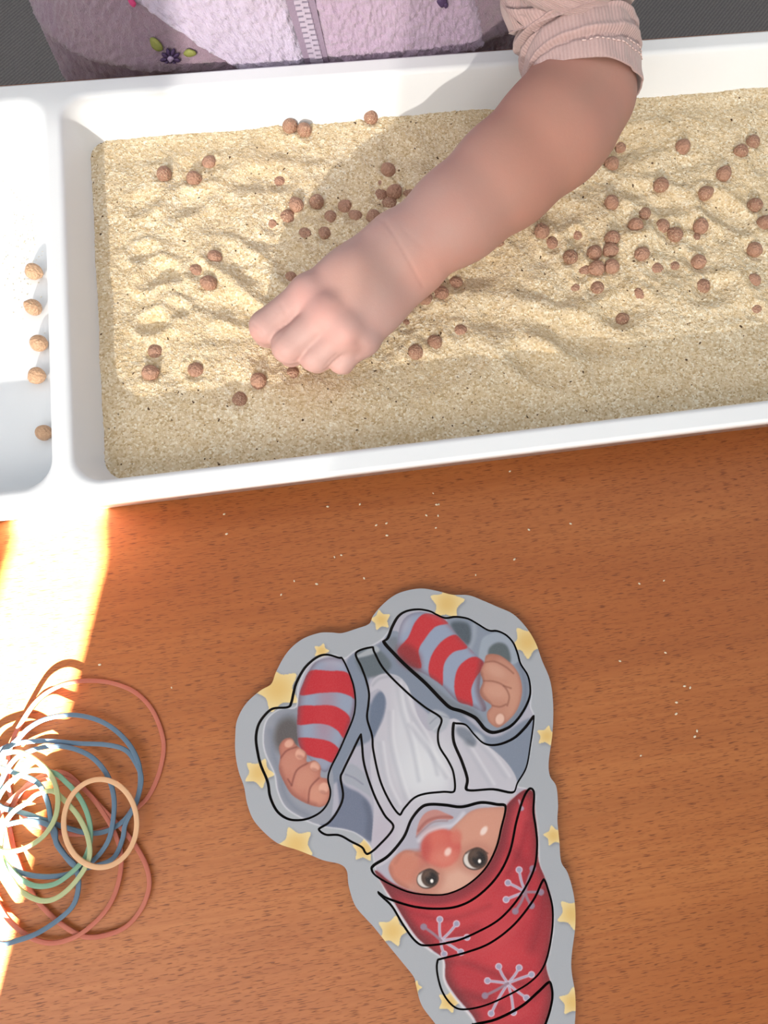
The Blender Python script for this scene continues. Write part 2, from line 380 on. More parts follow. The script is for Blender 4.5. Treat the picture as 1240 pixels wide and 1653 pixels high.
# ------------------------------------------------------------------ chickpeas: photo x, y, visible width, label
PEAS = [
 ('tray', [(52,436,22,'topmost pale chickpea of the row of five on bare white tray floor'),
  (52,494,25,'second chickpea from the top of the row on bare white tray floor'),
  (61,552,26,'middle chickpea of the row of five on bare white tray floor'),
  (58,604,26,'fourth chickpea from the top of the row on bare white tray floor'),
  (69,697,27,'bottom chickpea of the row, set apart, darkest on the bare white tray floor')]),
 ('sand', [
  (468,201,26,'left one of two touching chickpeas against the back wall of tray'),
  (491,207,24,'right one of two touching chickpeas against the back wall of tray'),
  (599,187,25,'single chickpea against the back wall, between the pair and the sleeve'),
  (264,278,24,'leftmost of three chickpeas in the upper left corner of the grit'),
  (312,286,26,'middle and lowest of three chickpeas in the upper left corner of the grit'),
  (337,262,20,'rightmost and highest of three chickpeas in the upper left corner of the grit'),
  (452,293,17,'small lone chickpea above the left end of the cluster behind the hand'),
  (478,329,23,'round reddish chickpea at the upper left of the cluster behind the hand'),
  (465,349,21,'chickpea with dark eye spot just below the round reddish one'),
  (440,362,16,'grit-covered leftmost chickpea of the cluster behind the hand'),
  (511,324,24,'large cleft chickpea, topmost in the middle of the cluster behind the hand'),
  (556,333,21,'chickpea right of the large cleft one in the cluster behind the hand'),
  (533,350,19,'dark reddish chickpea in the centre of the cluster behind the hand'),
  (575,349,18,'small sunken chickpea right of the dark reddish one behind the hand'),
  (523,376,21,'lower chickpea with a pale ridge, nearest the back of the hand'),
  (492,378,17,'dark half-buried chickpea sprinkled with grit, lowest left of the cluster behind the hand'),
  (603,348,22,'dusty chickpea touching the upper edge of the wrist'),
  (627,272,25,'topmost chickpea of the group above the forearm, with a dusty cap'),
  (614,295,13,'tiny buried chickpea just below the topmost one of the group above forearm'),
  (636,308,25,'largest chickpea of the group above the forearm'),
  (615,316,17,'small chickpea left of the largest one in the group above forearm'),
  (630,328,18,'lowest chickpea of the group above forearm, beside the wrist'),
  (662,314,15,'chickpea mostly hidden under the upper edge of the forearm'),
  (346,414,22,'upper one of three clustered chickpeas left of the hand, dusted with grit'),
  (319,437,19,'left one of three clustered chickpeas left of the hand'),
  (337,455,26,'lowest and largest of three clustered chickpeas left of the hand'),
  (469,449,16,'chickpea peeking out behind the index finger side of the hand'),
  (251,567,22,'upper one of two neighbouring chickpeas near the lower left of the grit'),
  (241,600,25,'lower one of two neighbouring chickpeas near the lower left of the grit'),
  (316,597,24,'lone chickpea right of the two neighbouring ones at lower left of the grit'),
  (387,644,24,'lowest chickpea in the whole grit, nearest the front of the tray'),
  (417,613,26,'large chickpea below the tip of the index finger'),
  (472,603,17,'small chickpea directly below the middle finger'),
  (687,482,22,'chickpea half hidden under the lower edge of the wrist'),
  (713,472,23,'large round chickpea beside the one half hidden by the wrist'),
  (736,456,18,'small chickpea right of the large round one beside the wrist'),
  (655,522,9,'tiny dark tip of a buried chickpea near the outer edge of the hand'),
  (671,567,24,'left and lowest of three chickpeas in a slanting line below the wrist'),
  (702,551,24,'middle of three chickpeas in a slanting line below the wrist'),
  (743,534,17,'right and smallest of three chickpeas in a slanting line below the wrist'),
  (806,392,15,'small chickpea at the lower edge of the forearm, halfway to the elbow'),
  (1002,238,19,'small upper one of two touching chickpeas right of the elbow'),
  (989,262,26,'large lower one of two touching chickpeas right of the elbow'),
  (1104,234,26,'lone chickpea near the back wall, right of the touching pair by the elbow'),
  (1217,227,23,'right one of two touching chickpeas in the upper right corner'),
  (1198,242,20,'left one of two touching chickpeas in the upper right corner'),
  (1170,279,25,'upper right one of two touching chickpeas beside a dark hollow'),
  (1140,310,27,'large lower left one of two touching chickpeas beside a dark hollow'),
  (1069,296,25,'lone pale chickpea left of the touching pair beside the dark hollow'),
  (989,325,22,'lone chickpea below the elbow, above the tight heap of seven'),
  (1220,329,26,'topmost chickpea of the column along the right edge of the picture'),
  (1236,357,24,'second chickpea of the right edge column, cut by the picture edge'),
  (1220,401,20,'third chickpea down in the column along the right edge of the picture'),
  (1217,452,18,'fourth chickpea down in the column along the right edge of the picture'),
  (1220,500,15,'lowest and smallest chickpea of the column along the right edge of the picture'),
  (1172,375,8,'tiny buried chickpea tip left of the right edge column'),
  (1041,345,19,'upper reddish one of a touching pair at the middle of the right scatter'),
  (1028,361,22,'lower flat one of a touching pair at the middle of the right scatter'),
  (876,372,22,'greyish leftmost chickpea of the right scatter, beside the forearm'),
  (891,392,20,'reddish chickpea just below the leftmost one of the right scatter'),
  (931,379,18,'pale sunken chickpea between the forearm and the tight heap of seven'),
  (990,382,21,'topmost chickpea of the tight heap of seven in the right scatter'),
  (922,413,25,'leftmost chickpea of the tight heap of seven in the right scatter'),
  (961,406,25,'large central chickpea in the top row of the tight heap of seven'),
  (986,402,25,'large pale chickpea touching the topmost one of the tight heap of seven'),
  (942,437,17,'small reddish chickpea at the lower left of the tight heap of seven'),
  (965,431,24,'large chickpea with grit on top at the bottom middle of the tight heap'),
  (989,428,22,'pale chickpea at the lower right of the tight heap of seven'),
  (1070,364,19,'small dark-rimmed chickpea right of the touching pair in the right scatter'),
  (1092,377,21,'pinkish chickpea just right of the small dark-rimmed one'),
  (1133,364,25,'large smooth round chickpea between the pinkish one and the right edge column'),
  (1123,385,12,'small dark tip just below the large smooth round chickpea'),
  (1038,408,22,'lone chickpea midway right of the tight heap of seven'),
  (1060,434,17,'small pale chickpea, left one of two in a level line below the pinkish one'),
  (1089,431,13,'tiny chickpea, right one of two in a level line below the pinkish one'),
  (1129,421,26,'large dusty chickpea above the tilted reddish one'),
  (1135,460,20,'tilted reddish chickpea below the large dusty one'),
  (930,466,15,'left and smaller of two chickpeas below the tight heap of seven'),
  (965,464,21,'right and flatter of two chickpeas below the tight heap of seven'),
  (1031,473,17,'small lone chickpea to the right of the two below the tight heap'),
  (1005,515,20,'lowest chickpea of the right scatter, standing alone'),
 ])]

# ------------------------------------------------------------------ grit (semolina) in the large compartment
c = comps[1]; dd = (RIM-SAND_Z)*DRAFT*0.93+0.003
gx0, gx1, gy0, gy1 = c[0]+dd-0.003, c[1]-dd+0.003, c[2]+dd-0.0035, c[3]-dd+0.0035
st = 0.0009
gx = np.arange(gx0, gx1, st); gy = np.arange(gy0, gy1, st)
GX, GY = np.meshgrid(gx, gy, indexing='ij')
def sand_base(X, Y):
    wob = vnoise(X*9, Y*9, 3)*0.6
    h = 0.0020*vnoise(X*24+wob, Y*30, 4)+0.0016*vnoise(X*48+wob, Y*60-X*16, 5)+0.0010*vnoise(X*110, Y*120, 6)
    calm = np.clip((Y-gy0)/0.075, 0.12, 1)*np.clip((gy1-Y)/0.03, 0.25, 1)*np.clip((X-gx0)/0.03, 0.25, 1)
    return SAND_Z+h*calm
def dent(H, X, Y, px, py, r, depth, ridge=0.5, sx=1.0, rot=0.0):
    p = P(px, py, SAND_Z); a, b = X-p[0], Y-p[1]; ca, sa = math.cos(rot), math.sin(rot)
    u, v = (a*ca+b*sa)/sx, -a*sa+b*ca; q = np.sqrt(u*u+v*v)/r
    return H-depth*np.exp(-q*q*1.4)+depth*ridge*np.exp(-((q-1.35)/0.45)**2)
H = sand_base(GX, GY)
for a in [(235,410,.007,.0035,.6,1.3,.2),(262,440,.008,.004,.6,1.5,-.3),(240,455,.006,.003,.6,1.4,.1),(285,500,.006,.003,.6,1.3,-.5),(252,522,.007,.0035,.6,1.5,.1),
          (300,330,.009,.0035,.5,1.6,.4),(380,425,.010,.004,.6,2.4,-.7),(425,470,.008,.0035,.6,2.2,-.7),(380,500,.009,.0035,.5,2.0,-.4),(430,290,.010,.003,.5,2,.1),
          (235,330,.008,.003,.5,1.5,.5),(560,400,.012,.003,.4,2,-.4),(1060,320,.010,.0045,.5,2.6,-.4),(1165,340,.010,.005,.6,2.0,-.8),(1030,350,.010,.004,.5,2.2,.3),(1020,235,.012,.0035,.5,2.2,.2),
          (900,350,.010,.003,.5,2.0,.2),(930,540,.012,.0035,.6,2.5,-.5),(870,590,.011,.0035,.6,2.2,-.7),(1010,500,.010,.003,.5,2.0,.1),(760,440,.012,.003,.4,2.4,.4),
          (820,520,.014,.003,.5,2.0,-.3),(1150,470,.010,.003,.5,1.7,.2),(640,250,.010,.003,.5,1.8,.3),(700,600,.013,.0025,.5,2.6,.2),(1090,590,.013,.002,.5,2.4,.3)]:
    a = a[:3]+(a[3]*0.8,)+a[4:]; H = dent(H, GX, GY, *a)
pea_rows = []
for where, rows in PEAS:
    for (px, py, w, lab) in rows:
        if where == 'sand':
            p = P(px, py, SAND_Z+0.002); q = np.hypot(GX-p[0], GY-p[1])
            H = H-0.0014*np.exp(-(q/0.0062)**2)+0.0007*np.exp(-((q-0.0085)/0.0025)**2)
pk = P(470, 560, SAND_Z); q = np.hypot(GX-pk[0]-0.005, GY-pk[1])         # hollow where the fingers dig
H = H-0.003*np.exp(-(q/0.022)**2)
def sample_h(x, y):
    i = int(np.clip((x-gx0)/st, 0, len(gx)-1)); j = int(np.clip((y-gy0)/st, 0, len(gy)-1)); return H[i, j]
Hs = H.copy()
H = H+RNG.normal(0, 0.00016, H.shape)+0.00035*vnoise(GX*520, GY*520, 8)
edge = np.minimum(np.minimum(GX-gx0, gx1-GX), np.minimum(GY-gy0, gy1-GY))
H = H-0.0012*np.exp(-(edge/0.004)**2)+0.0008*vnoise(GX*60, GY*60, 17)*np.exp(-(edge/0.01)**2)
# rounded corners: pull the border of the sheet in
R = 0.016; Xs, Ys = GX.copy(), GY.copy()
for sx in (0, 1):
    for sy in (0, 1):
        cx = gx0+R if sx == 0 else gx1-R; cy = gy0+R if sy == 0 else gy1-R
        a = (cx-GX) if sx == 0 else (GX-cx); b = (cy-GY) if sy == 0 else (GY-cy)
        m = (a > 0) & (b > 0); mx = np.maximum(a, b); ln = np.hypot(a, b)+1e-9
        Xs = np.where(m, cx+(GX-cx)*mx/ln, Xs); Ys = np.where(m, cy+(GY-cy)*mx/ln, Ys)
SV = np.stack([Xs, Ys, H], -1).reshape(-1, 3); nu, nv = H.shape
SF = grid_faces(nu, nv)
border = np.concatenate([np.arange(nu)*nv, (nu-1)*nv+np.arange(1, nv), np.arange(nu-2, -1, -1)*nv+nv-1, np.arange(nv-2, 0, -1)])
bot = SV[border].copy(); bot[:, 2] = FLOOR_T+0.0005
# bottom ring follows the draft of the walls
ccx, ccy = (gx0+gx1)/2, (gy0+gy1)/2
bot[:, 0] += -np.sign(bot[:, 0]-ccx)*0.006; bot[:, 1] += -np.sign(bot[:, 1]-ccy)*0.006
nb = len(border); base = len(SV); SV = np.vstack([SV, bot])
k = np.arange(nb); SF = np.vstack([SF, np.stack([border[k], base+k, base+(k+1) % nb, border[(k+1) % nb]], -1)])
sand = link('semolina_grit', np_mesh('semolina_grit', SV, SF), SAND)
tag(sand, 'rippled pale yellow semolina grit filling the large tray compartment', 'grit', kind='stuff')

# ------------------------------------------------------------------ chickpea meshes (three shapes, shared)
PEA_A = mat_pea('chickpea_skin', L4(182, 142, 120), L4(158, 117, 97), L4(134, 93, 72))
PEA_B = mat_pea('chickpea_skin_pale', L4(212, 176, 142), L4(192, 150, 118), L4(164, 116, 84))
def pea_mesh(seed, mat):
    bm = bmesh.new(); bmesh.ops.create_icosphere(bm, subdivisions=4, radius=1.0)
    r = random.Random(seed); ph = r.random()*6
    for v in bm.verts:
        d = v.co.normalized(); f = 1.0
        f += 0.20*math.exp(-((1-d.x)/0.06))                                    # beak
        f -= 0.13*math.exp(-(d.y/0.13)**2)*max(0.0, -d.z*0.2+d.x*0.75+0.15)    # cleft
        f += 0.035*math.sin(3*d.y+ph)*math.cos(2.5*d.z+ph)
        f -= 0.10*math.exp(-((1+d.x)/0.15))
        v.co = Vector((d.x*f*1.04, d.y*f*0.97, d.z*f*0.93))
    me = bpy.data.meshes.new('chickpea'); bm.to_mesh(me); bm.free(); me.materials.append(mat); return me
MESH_A = [pea_mesh(i, PEA_A) for i in range(4)]; MESH_B = [pea_mesh(i+9, PEA_B) for i in range(3)]
rp = random.Random(5)
for where, rows in PEAS:
    for i, (px, py, w, lab) in enumerate(rows):
        me = (MESH_B if where == 'tray' else MESH_A)[i % (3 if where == 'tray' else 4)]
        o = bpy.data.objects.new('chickpea', me); COL.objects.link(o)
        R0 = 0.0052+0.0003*rp.random()
        if where == 'tray':
            z = FLOOR_T+R0*0.97
        else:
            p = P(px, py, SAND_Z+0.002); dep = np.linalg.norm(p-CAM)*0.965
            rv_ = w*0.5*dep/F_PX                                     # visible radius in metres
            hs = Hs[int(np.clip((p[0]-gx0)/st, 0, nu-1)), int(np.clip((p[1]-gy0)/st, 0, nv-1))]
            if w < 10: R0 = 0.0042
            rv_ = min(rv_*1.06, R0*1.0)
            sink = math.sqrt(max(R0*R0-rv_*rv_, 0.0))
            z = hs+R0*0.15-sink if rv_ < R0*0.97 else hs+R0*0.35
        p = P(px, py, z+R0*0.3)
        o.location = (p[0], p[1], z); o.scale = (R0,)*3
        o.rotation_euler = (rp.uniform(-0.9, 0.9), rp.uniform(-0.9, 0.9), rp.uniform(0, 6.28))
        tag(o, lab, 'chickpea', 'chickpeas on the bare tray floor' if where == 'tray' else 'chickpeas scattered in the semolina grit')

# ================================================================== puzzle: outlines traced from its printed top
BZ, TZ = 0.0022, 0.0056                                   # top of backing, top of the printed layer
OUTLINE = [(380,1185),(383,1162),(397,1136),(420,1115),(438,1104),(446,1084),(463,1054),(486,1033),(514,1022),(535,1021),(552,1022),(575,1015),(596,1007),(603,993),(622,972),(645,957),(678,950),(706,954),(730,960),(757,961),(781,970),(804,980),(828,991),(849,1012),(865,1038),(875,1066),(888,1098),(893,1136),(892,1183),(886,1229),(888,1253),(898,1269),(901,1299),(900,1325),(903,1356),(906,1391),(917,1410),(927,1449),(929,1492),(923,1542),(923,1569),(929,1608),(928,1653),(920,1700),(898,1748),(862,1782),(822,1792),(782,1775),(748,1725),(724,1685),(703,1653),(681,1623),(672,1592),(668,1577),(650,1554),(627,1526),(604,1497),(591,1483),(573,1461),(563,1430),(560,1406),(549,1395),(523,1389),(503,1381),(480,1372),(450,1362),(428,1345),(409,1323),(399,1297),(394,1270),(385,1244),(380,1215)]
PIECES = {
 'arm_left': [(553,1061),(547,1060),(528,1055),(511,1059),(491,1076),(477,1100),(472,1117),(468,1134),(463,1140),(440,1142),(426,1153),(415,1170),(411,1192),(414,1216),(419,1236),(430,1263),(434,1287),(445,1310),(462,1323),(481,1326),(501,1322),(520,1311),(532,1294),(535,1277),(531,1258),(535,1241),(547,1217),(559,1190),(571,1161),(575,1142),(575,1124),(571,1102),(562,1078)],
 'arm_right': [(617,1037),(624,1029),(631,1011),(641,994),(655,985),(675,982),(694,985),(706,991),(719,996),(735,994),(755,997),(772,1006),(789,1016),(803,1017),(818,1024),(830,1037),(837,1054),(842,1071),(854,1091),(858,1115),(854,1134),(842,1156),(827,1173),(810,1182),(794,1185),(781,1179),(772,1168),(764,1160),(745,1151),(726,1145),(711,1132),(685,1105),(656,1079),(634,1057)],
 'beard': [(573,1053),(601,1043),(606,1052),(622,1080),(659,1117),(687,1140),(714,1159),(709,1182),(711,1204),(725,1227),(734,1248),(735,1278),(715,1280),(687,1283),(669,1290),(654,1306),(645,1317),(629,1297),(612,1260),(601,1212),(599,1188),(591,1160),(593,1137),(594,1119),(589,1097),(582,1078)],
 'coat_left': [(582,1184),(586,1198),(590,1234),(605,1280),(622,1314),(637,1336),(612,1367),(595,1380),(588,1377),(583,1369),(566,1360),(547,1350),(525,1349),(513,1338),(530,1326),(544,1307),(552,1285),(548,1256),(552,1244),(566,1215)],
 'coat_right': [(730,1168),(737,1166),(753,1169),(767,1185),(783,1199),(804,1200),(828,1190),(846,1173),(861,1154),(863,1164),(858,1201),(851,1239),(837,1264),(828,1281),(795,1276),(753,1277),(752,1257),(743,1229),(730,1197)],
 'face': [(818,1301),(802,1296),(776,1293),(745,1300),(719,1297),(693,1296),(678,1302),(662,1322),(650,1350),(626,1379),(603,1394),(598,1403),(606,1415),(632,1430),(662,1442),(696,1446),(724,1444),(755,1430),(784,1404),(802,1371),(811,1337)],
 'hat_brim': [(610,1438),(616,1442),(628,1449),(666,1461),(704,1465),(739,1461),(770,1445),(801,1414),(821,1375),(832,1325),(844,1286),(855,1271),(864,1279),(863,1310),(867,1337),(869,1368),(863,1406),(840,1449),(809,1484),(774,1505),(735,1521),(689,1528),(670,1521),(650,1495),(632,1465),(617,1450),(610,1443)],
 'hat_middle': [(879,1418),(886,1434),(894,1468),(892,1511),(881,1557),(859,1585),(821,1608),(782,1625),(747,1631),(728,1623),(712,1600),(704,1569),(705,1550),(712,1546),(751,1536),(790,1521),(828,1492),(859,1453),(873,1424)],
 'hat_tip': [(890,1585),(894,1604),(891,1627),(882,1655),(862,1700),(832,1733),(802,1728),(777,1690),(762,1655),(768,1651),(801,1643),(840,1623),(867,1600),(883,1585)],
}
PIECE_LABEL = {
 'arm_left': 'puzzle piece with a red striped arm and hand, left side of the puzzle',
 'arm_right': 'puzzle piece with a red striped arm and fist, at the top of the puzzle',
 'beard': 'long puzzle piece with the flowing white beard, between both striped arms',
 'coat_left': 'pointed puzzle piece with blue grey coat, left of the face',
 'coat_right': 'puzzle piece with coat and white beard under the red striped fist',
 'face': 'puzzle piece with the upside-down face, red nose and two brown eyes',
 'hat_brim': 'curved red hat puzzle piece with snowflakes, next to the face',
 'hat_middle': 'red hat puzzle piece with one big snowflake, middle of the hat',
 'hat_tip': 'lowest red hat puzzle piece, cut by the bottom picture edge'}

# ---- the print: a small painter in photograph pixels
CX0, CY0, CW, CH, SS = 366, 936, 580, 872, 2
canvas = np.zeros((CH*SS, CW*SS, 3)); canvas[:] = (172, 176, 183)
yy, xx = np.mgrid[0:CH*SS, 0:CW*SS]; yy = yy/SS+CY0; xx = xx/SS+CX0
def boxblur(a, r):
    r = int(r)
    if r < 1: return a
    for ax in (0, 1):
        p = np.concatenate([np.repeat(np.take(a, [0], ax), r+1, ax), a, np.repeat(np.take(a, [-1], ax), r, ax)], ax)
        c_ = np.cumsum(p, ax); n = a.shape[ax]
        a = (np.take(c_, np.arange(2*r+1, 2*r+1+n), ax)-np.take(c_, np.arange(0, n), ax))/(2*r+1)
    return a
def pmask_w(pts, smooth=True, blur=0.5):
    """anti-aliased polygon mask, as a window of the canvas"""
    p = catmull(pts, 6) if smooth else np.asarray(pts, float); X, Y = (p[:, 0]-CX0)*SS, (p[:, 1]-CY0)*SS
    e = int(blur*SS*3)+3; x0, y0 = max(int(X.min())-e, 0), max(int(Y.min())-e, 0); x1, y1 = min(int(X.max())+e, CW*SS), min(int(Y.max())+e, CH*SS)
    m = np.zeros((max(y1-y0, 1), max(x1-x0, 1))); X2, Y2 = np.roll(X, -1), np.roll(Y, -1)
    for r in range(max(int(Y.min()), y0), min(int(Y.max())+2, y1)):
        yv = r+0.01; cr = ((Y > yv) != (Y2 > yv))
        if not cr.any(): continue
        xs = np.sort(X[cr]+(yv-Y[cr])*(X2[cr]-X[cr])/(Y2[cr]-Y[cr]))
        for a, b in zip(xs[0::2], xs[1::2]): m[r-y0, max(int(a+0.5)-x0, 0):max(int(b+0.5)-x0, 0)] = 1
    if blur: m = boxblur(boxblur(m, blur*SS), blur*SS)
    return (slice(y0, y0+m.shape[0]), slice(x0, x0+m.shape[1])), m
def pmask(pts, smooth=True, blur=0.5):
    s, m = pmask_w(pts, smooth, blur); f = np.zeros((CH*SS, CW*SS)); f[s] = m[:f[s].shape[0], :f[s].shape[1]]; return f
def lay(mask, col, alpha=1.0):
    r = np.flatnonzero(mask.any(1)); q = np.flatnonzero(mask.any(0))
    if not len(r): return
    s = (slice(r[0], r[-1]+1), slice(q[0], q[-1]+1)); a = (mask[s]*alpha)[..., None]; canvas[s] = canvas[s]*(1-a)+np.array(col, float)*a
def poly(pts, col, alpha=1.0, blur=0.5, clip=None, smooth=True):
    s, m = pmask_w(pts, smooth, blur)
    if clip is not None: m = m*clip[s]
    a = (m*alpha)[..., None]; canvas[s] = canvas[s]*(1-a)+np.array(col, float)*a
def sub(x0, y0, x1, y1):
    a, b = max(int((x0-CX0)*SS), 0), max(int((y0-CY0)*SS), 0); c_, d = min(int((x1-CX0)*SS)+1, CW*SS), min(int((y1-CY0)*SS)+1, CH*SS)
    return slice(b, max(d, b)), slice(a, max(c_, a))
def blob(cx, cy, rx, ry, col, alpha=1.0, soft=0.3, rot=0.0, clip=None):
    R_ = max(rx, ry)*(1+soft)+3; s = sub(cx-R_, cy-R_, cx+R_, cy+R_); a, b = xx[s]-cx, yy[s]-cy
    ca, sa = math.cos(rot), math.sin(rot); q = np.sqrt(((a*ca+b*sa)/rx)**2+((-a*sa+b*ca)/ry)**2)
    m = np.clip((1+soft-q)/(2*soft), 0, 1); m = m*m*(3-2*m)*alpha
    if clip is not None: m = m*clip[s]
    canvas[s] = canvas[s]*(1-m[..., None])+np.array(col, float)*m[..., None]
def stroke(pts, w, col, alpha=1.0, soft=0.7, clip=None, smooth=True):
    p = catmull(pts, 6, False) if smooth and len(pts) > 2 else np.asarray(pts, float); e = w+3
    s = sub(p[:, 0].min()-e, p[:, 1].min()-e, p[:, 0].max()+e, p[:, 1].max()+e); X, Y = xx[s], yy[s]; d = np.full(X.shape, 1e9)
    for (ax, ay), (bx, by) in zip(p[:-1], p[1:]):
        vx, vy = bx-ax, by-ay; t = np.clip(((X-ax)*vx+(Y-ay)*vy)/(vx*vx+vy*vy+1e-9), 0, 1); d = np.minimum(d, np.hypot(X-ax-t*vx, Y-ay-t*vy))
    m = np.clip((w/2+soft-d)/(2*soft), 0, 1)*alpha
    if clip is not None: m = m*clip[s]
    canvas[s] = canvas[s]*(1-m[..., None])+np.array(col, float)*m[..., None]
def star(cx, cy, r, rot, inner=0.62):
    pts = []
    for k in range(10):
        a = rot+k*math.pi/5-math.pi/2; q = r if k % 2 == 0 else r*inner
        pts.append((cx+q*math.cos(a), cy+q*math.sin(a)))
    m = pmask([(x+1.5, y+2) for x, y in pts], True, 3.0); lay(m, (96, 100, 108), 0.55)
    m = pmask(pts, True, 0.4); lay(m, (238, 216, 158)); blob(cx, cy, r*0.55, r*0.55, (224, 182, 104), 0.75, 0.9, clip=m)
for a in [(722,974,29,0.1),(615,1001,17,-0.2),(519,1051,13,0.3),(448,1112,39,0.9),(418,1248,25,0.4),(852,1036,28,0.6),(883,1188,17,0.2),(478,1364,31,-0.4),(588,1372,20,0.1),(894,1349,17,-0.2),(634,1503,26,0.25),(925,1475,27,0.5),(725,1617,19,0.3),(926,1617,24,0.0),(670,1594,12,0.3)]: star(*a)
# white cut-out edge of the figure, then the figure itself
FIG = [(556,1064),(573,1052),(590,1047),(606,1040),(620,1030),(634,1012),(644,996),(662,987),(690,988),(716,999),(740,997),(768,1006),(790,1018),(812,1022),(828,1038),(838,1064),(852,1092),(858,1115),(856,1140),(862,1160),(857,1205),(848,1240),(834,1268),(850,1274),(864,1284),(862,1312),(868,1345),(870,1390),(880,1420),(892,1460),(893,1505),(882,1556),(890,1592),(890,1625),(878,1660),(856,1704),(830,1728),(806,1722),(782,1688),(764,1645),(735,1610),(718,1582),(716,1550),(697,1535),(673,1516),(653,1488),(634,1457),(609,1408),(600,1368),(578,1346),(554,1338),(516,1332),(487,1320),(461,1303),(448,1276),(443,1249),(428,1215),(425,1188),(431,1162),(452,1145),(478,1142),(482,1110),(496,1078),(518,1062),(540,1058)]
mw = pmask([(x, y) for x, y in FIG], True, 0.5); grow = np.clip(boxblur(mw, 4)*2.2, 0, 1)
lay(grow, (226, 228, 232)); FM = pmask(FIG, True, 0.8); lay(FM, (178, 176, 190))
fig = lambda pts, col, alpha=1.0, blur=0.6: poly(pts, col, alpha, blur, FM)
# coat and beard
fig([(560,1066),(610,1040),(622,1040),(690,1100),(760,1165),(800,1190),(860,1160),(850,1240),(835,1264),(800,1225),(760,1185),(720,1180),(700,1160),(660,1120),(640,1095),(600,1088),(596,1130),(610,1150),(600,1190),(590,1200),(570,1210),(552,1245),(545,1262),(525,1262),(560,1180),(574,1130)], (128,138,156), 1, 1.5)
fig([(574,1058),(606,1046),(632,1072),(618,1088),(590,1092)], (98,108,116), 1, 2)
fig([(590,1050),(606,1042),(612,1052),(580,1062),(574,1060)], (186,190,196), 0.8, 1.0)
fig([(604,1126),(614,1116),(622,1124),(622,1145),(614,1170),(602,1192),(597,1170),(599,1140)], (106,118,140), 1, 1.5)
fig([(545,1258),(560,1270),(582,1281),(597,1298),(602,1323),(603,1358),(578,1347),(554,1338),(515,1334),(535,1320),(548,1300)], (112,120,142), 1, 1.5)
fig([(585,1290),(597,1300),(603,1325),(603,1356),(590,1350),(592,1320)], (92,100,122), 0.8, 3)
fig([(556,1245),(566,1233),(580,1240),(592,1255),(600,1285),(590,1280),(570,1268),(556,1262)], (164,168,180), 1, 1.2)
stroke([(558,1250),(572,1256),(586,1266)], 2, (130,134,150), 0.8, 1.2)
BEARD = [(597,1118),(602,1098),(618,1088),(640,1090),(656,1104),(668,1132),(676,1158),(694,1180),(714,1166),(734,1160),(752,1172),(776,1196),(802,1216),(824,1240),(834,1266),(822,1300),(760,1298),(690,1300),(660,1330),(636,1380),(606,1398),(600,1366),(604,1300),(598,1230),(606,1190),(620,1160),(624,1130),(612,1112)]
fig(BEARD, (196,194,204), 1, 0.9); bmk = pmask(BEARD, True, 0.9)*FM
poly([(640,1100),(655,1130),(665,1170),(690,1200),(712,1230),(725,1275),(690,1280),(660,1282),(640,1250),(632,1200),(640,1150)], (212,213,220), 0.9, 8, bmk)
blob(690,1240,34,40,(222,224,229),0.8,0.8,0.4,bmk); blob(615,1345,22,40,(186,178,192),0.8,0.8,0.2,bmk)
for pts in ([(650,1110),(662,1150),(690,1200),(706,1250)],[(640,1105),(648,1150),(664,1200),(676,1260)],[(628,1150),(630,1200),(645,1260),(655,1290)],[(612,1200),(622,1260),(640,1300)],[(660,1170),(690,1210),(720,1255)],[(760,1190),(790,1220),(815,1255)],[(745,1195),(770,1235),(790,1268)]):
    stroke(pts, 5, (176,178,190), 0.5, 3, bmk)
    stroke([(x+7, y-2) for x, y in pts], 3, (228,229,233), 0.55, 2.5, bmk)
stroke([(602,1106),(612,1096),(630,1092),(644,1096)], 4, (168,168,180), 0.7, 2, bmk)
fig([(690,1158),(700,1146),(716,1150),(726,1160),(720,1176),(705,1184),(694,1174)], (176,180,190), 1, 1.5)
stroke([(694,1168),(708,1156),(722,1158)], 2, (140,146,160), 0.7, 1.2); stroke([(700,1178),(712,1166)], 2, (206,208,214), 0.7, 1.2)
fig([(736,1174),(752,1176),(768,1192),(764,1205),(750,1196),(738,1186)], (120,128,142), 0.9, 2)
blob(772,1190,12,6,(196,198,206),0.8,0.5,0.7,FM); blob(757,1199,8,5,(104,112,124),0.6,0.8,0.5,FM)
# left arm: cuff, inside, stripes, hand
fig([(480,1143),(452,1146),(432,1162),(426,1190),(430,1216),(445,1250),(450,1278),(462,1302),(488,1319),(515,1330),(535,1318),(536,1240),(500,1180)], (150,154,166), 1, 0.8)
stroke([(436,1180),(440,1215),(452,1250),(458,1280),(474,1303),(496,1316)], 9, (124,130,146), 0.7, 5, FM)
blob(462,1160,22,12,(132,138,150),0.8,0.6,-0.5,FM)
blob(464,1188,22,30,(92,86,86),0.95,0.35,0.15,FM)
armL = pmask([(497,1085),(508,1070),(524,1063),(542,1062),(556,1068),(566,1085),(572,1105),(574,1125),(570,1150),(560,1180),(550,1205),(541,1226),(526,1246),(514,1240),(500,1226),(484,1206),(479,1180),(480,1150),(482,1125),(488,1104)], True, 0.6)
lay(armL, (150,160,182))
for pts in ([(500,1083),(530,1083),(560,1086),(572,1110),(576,1132),(565,1124),(545,1118),(515,1119),(484,1122),(489,1103)],
            [(479,1142),(510,1139),(535,1139),(552,1146),(564,1158),(564,1176),(555,1192),(545,1180),(530,1171),(510,1168),(477,1169)],
            [(479,1192),(515,1193),(537,1200),(549,1215),(538,1231),(520,1225),(505,1222),(484,1212)]):
    poly(pts, (194,38,48), 1, 0.5, armL)
stroke([(500,1072),(486,1105),(481,1140),(479,1180),(482,1205)], 10, (112,78,84), 0.38, 7, armL)
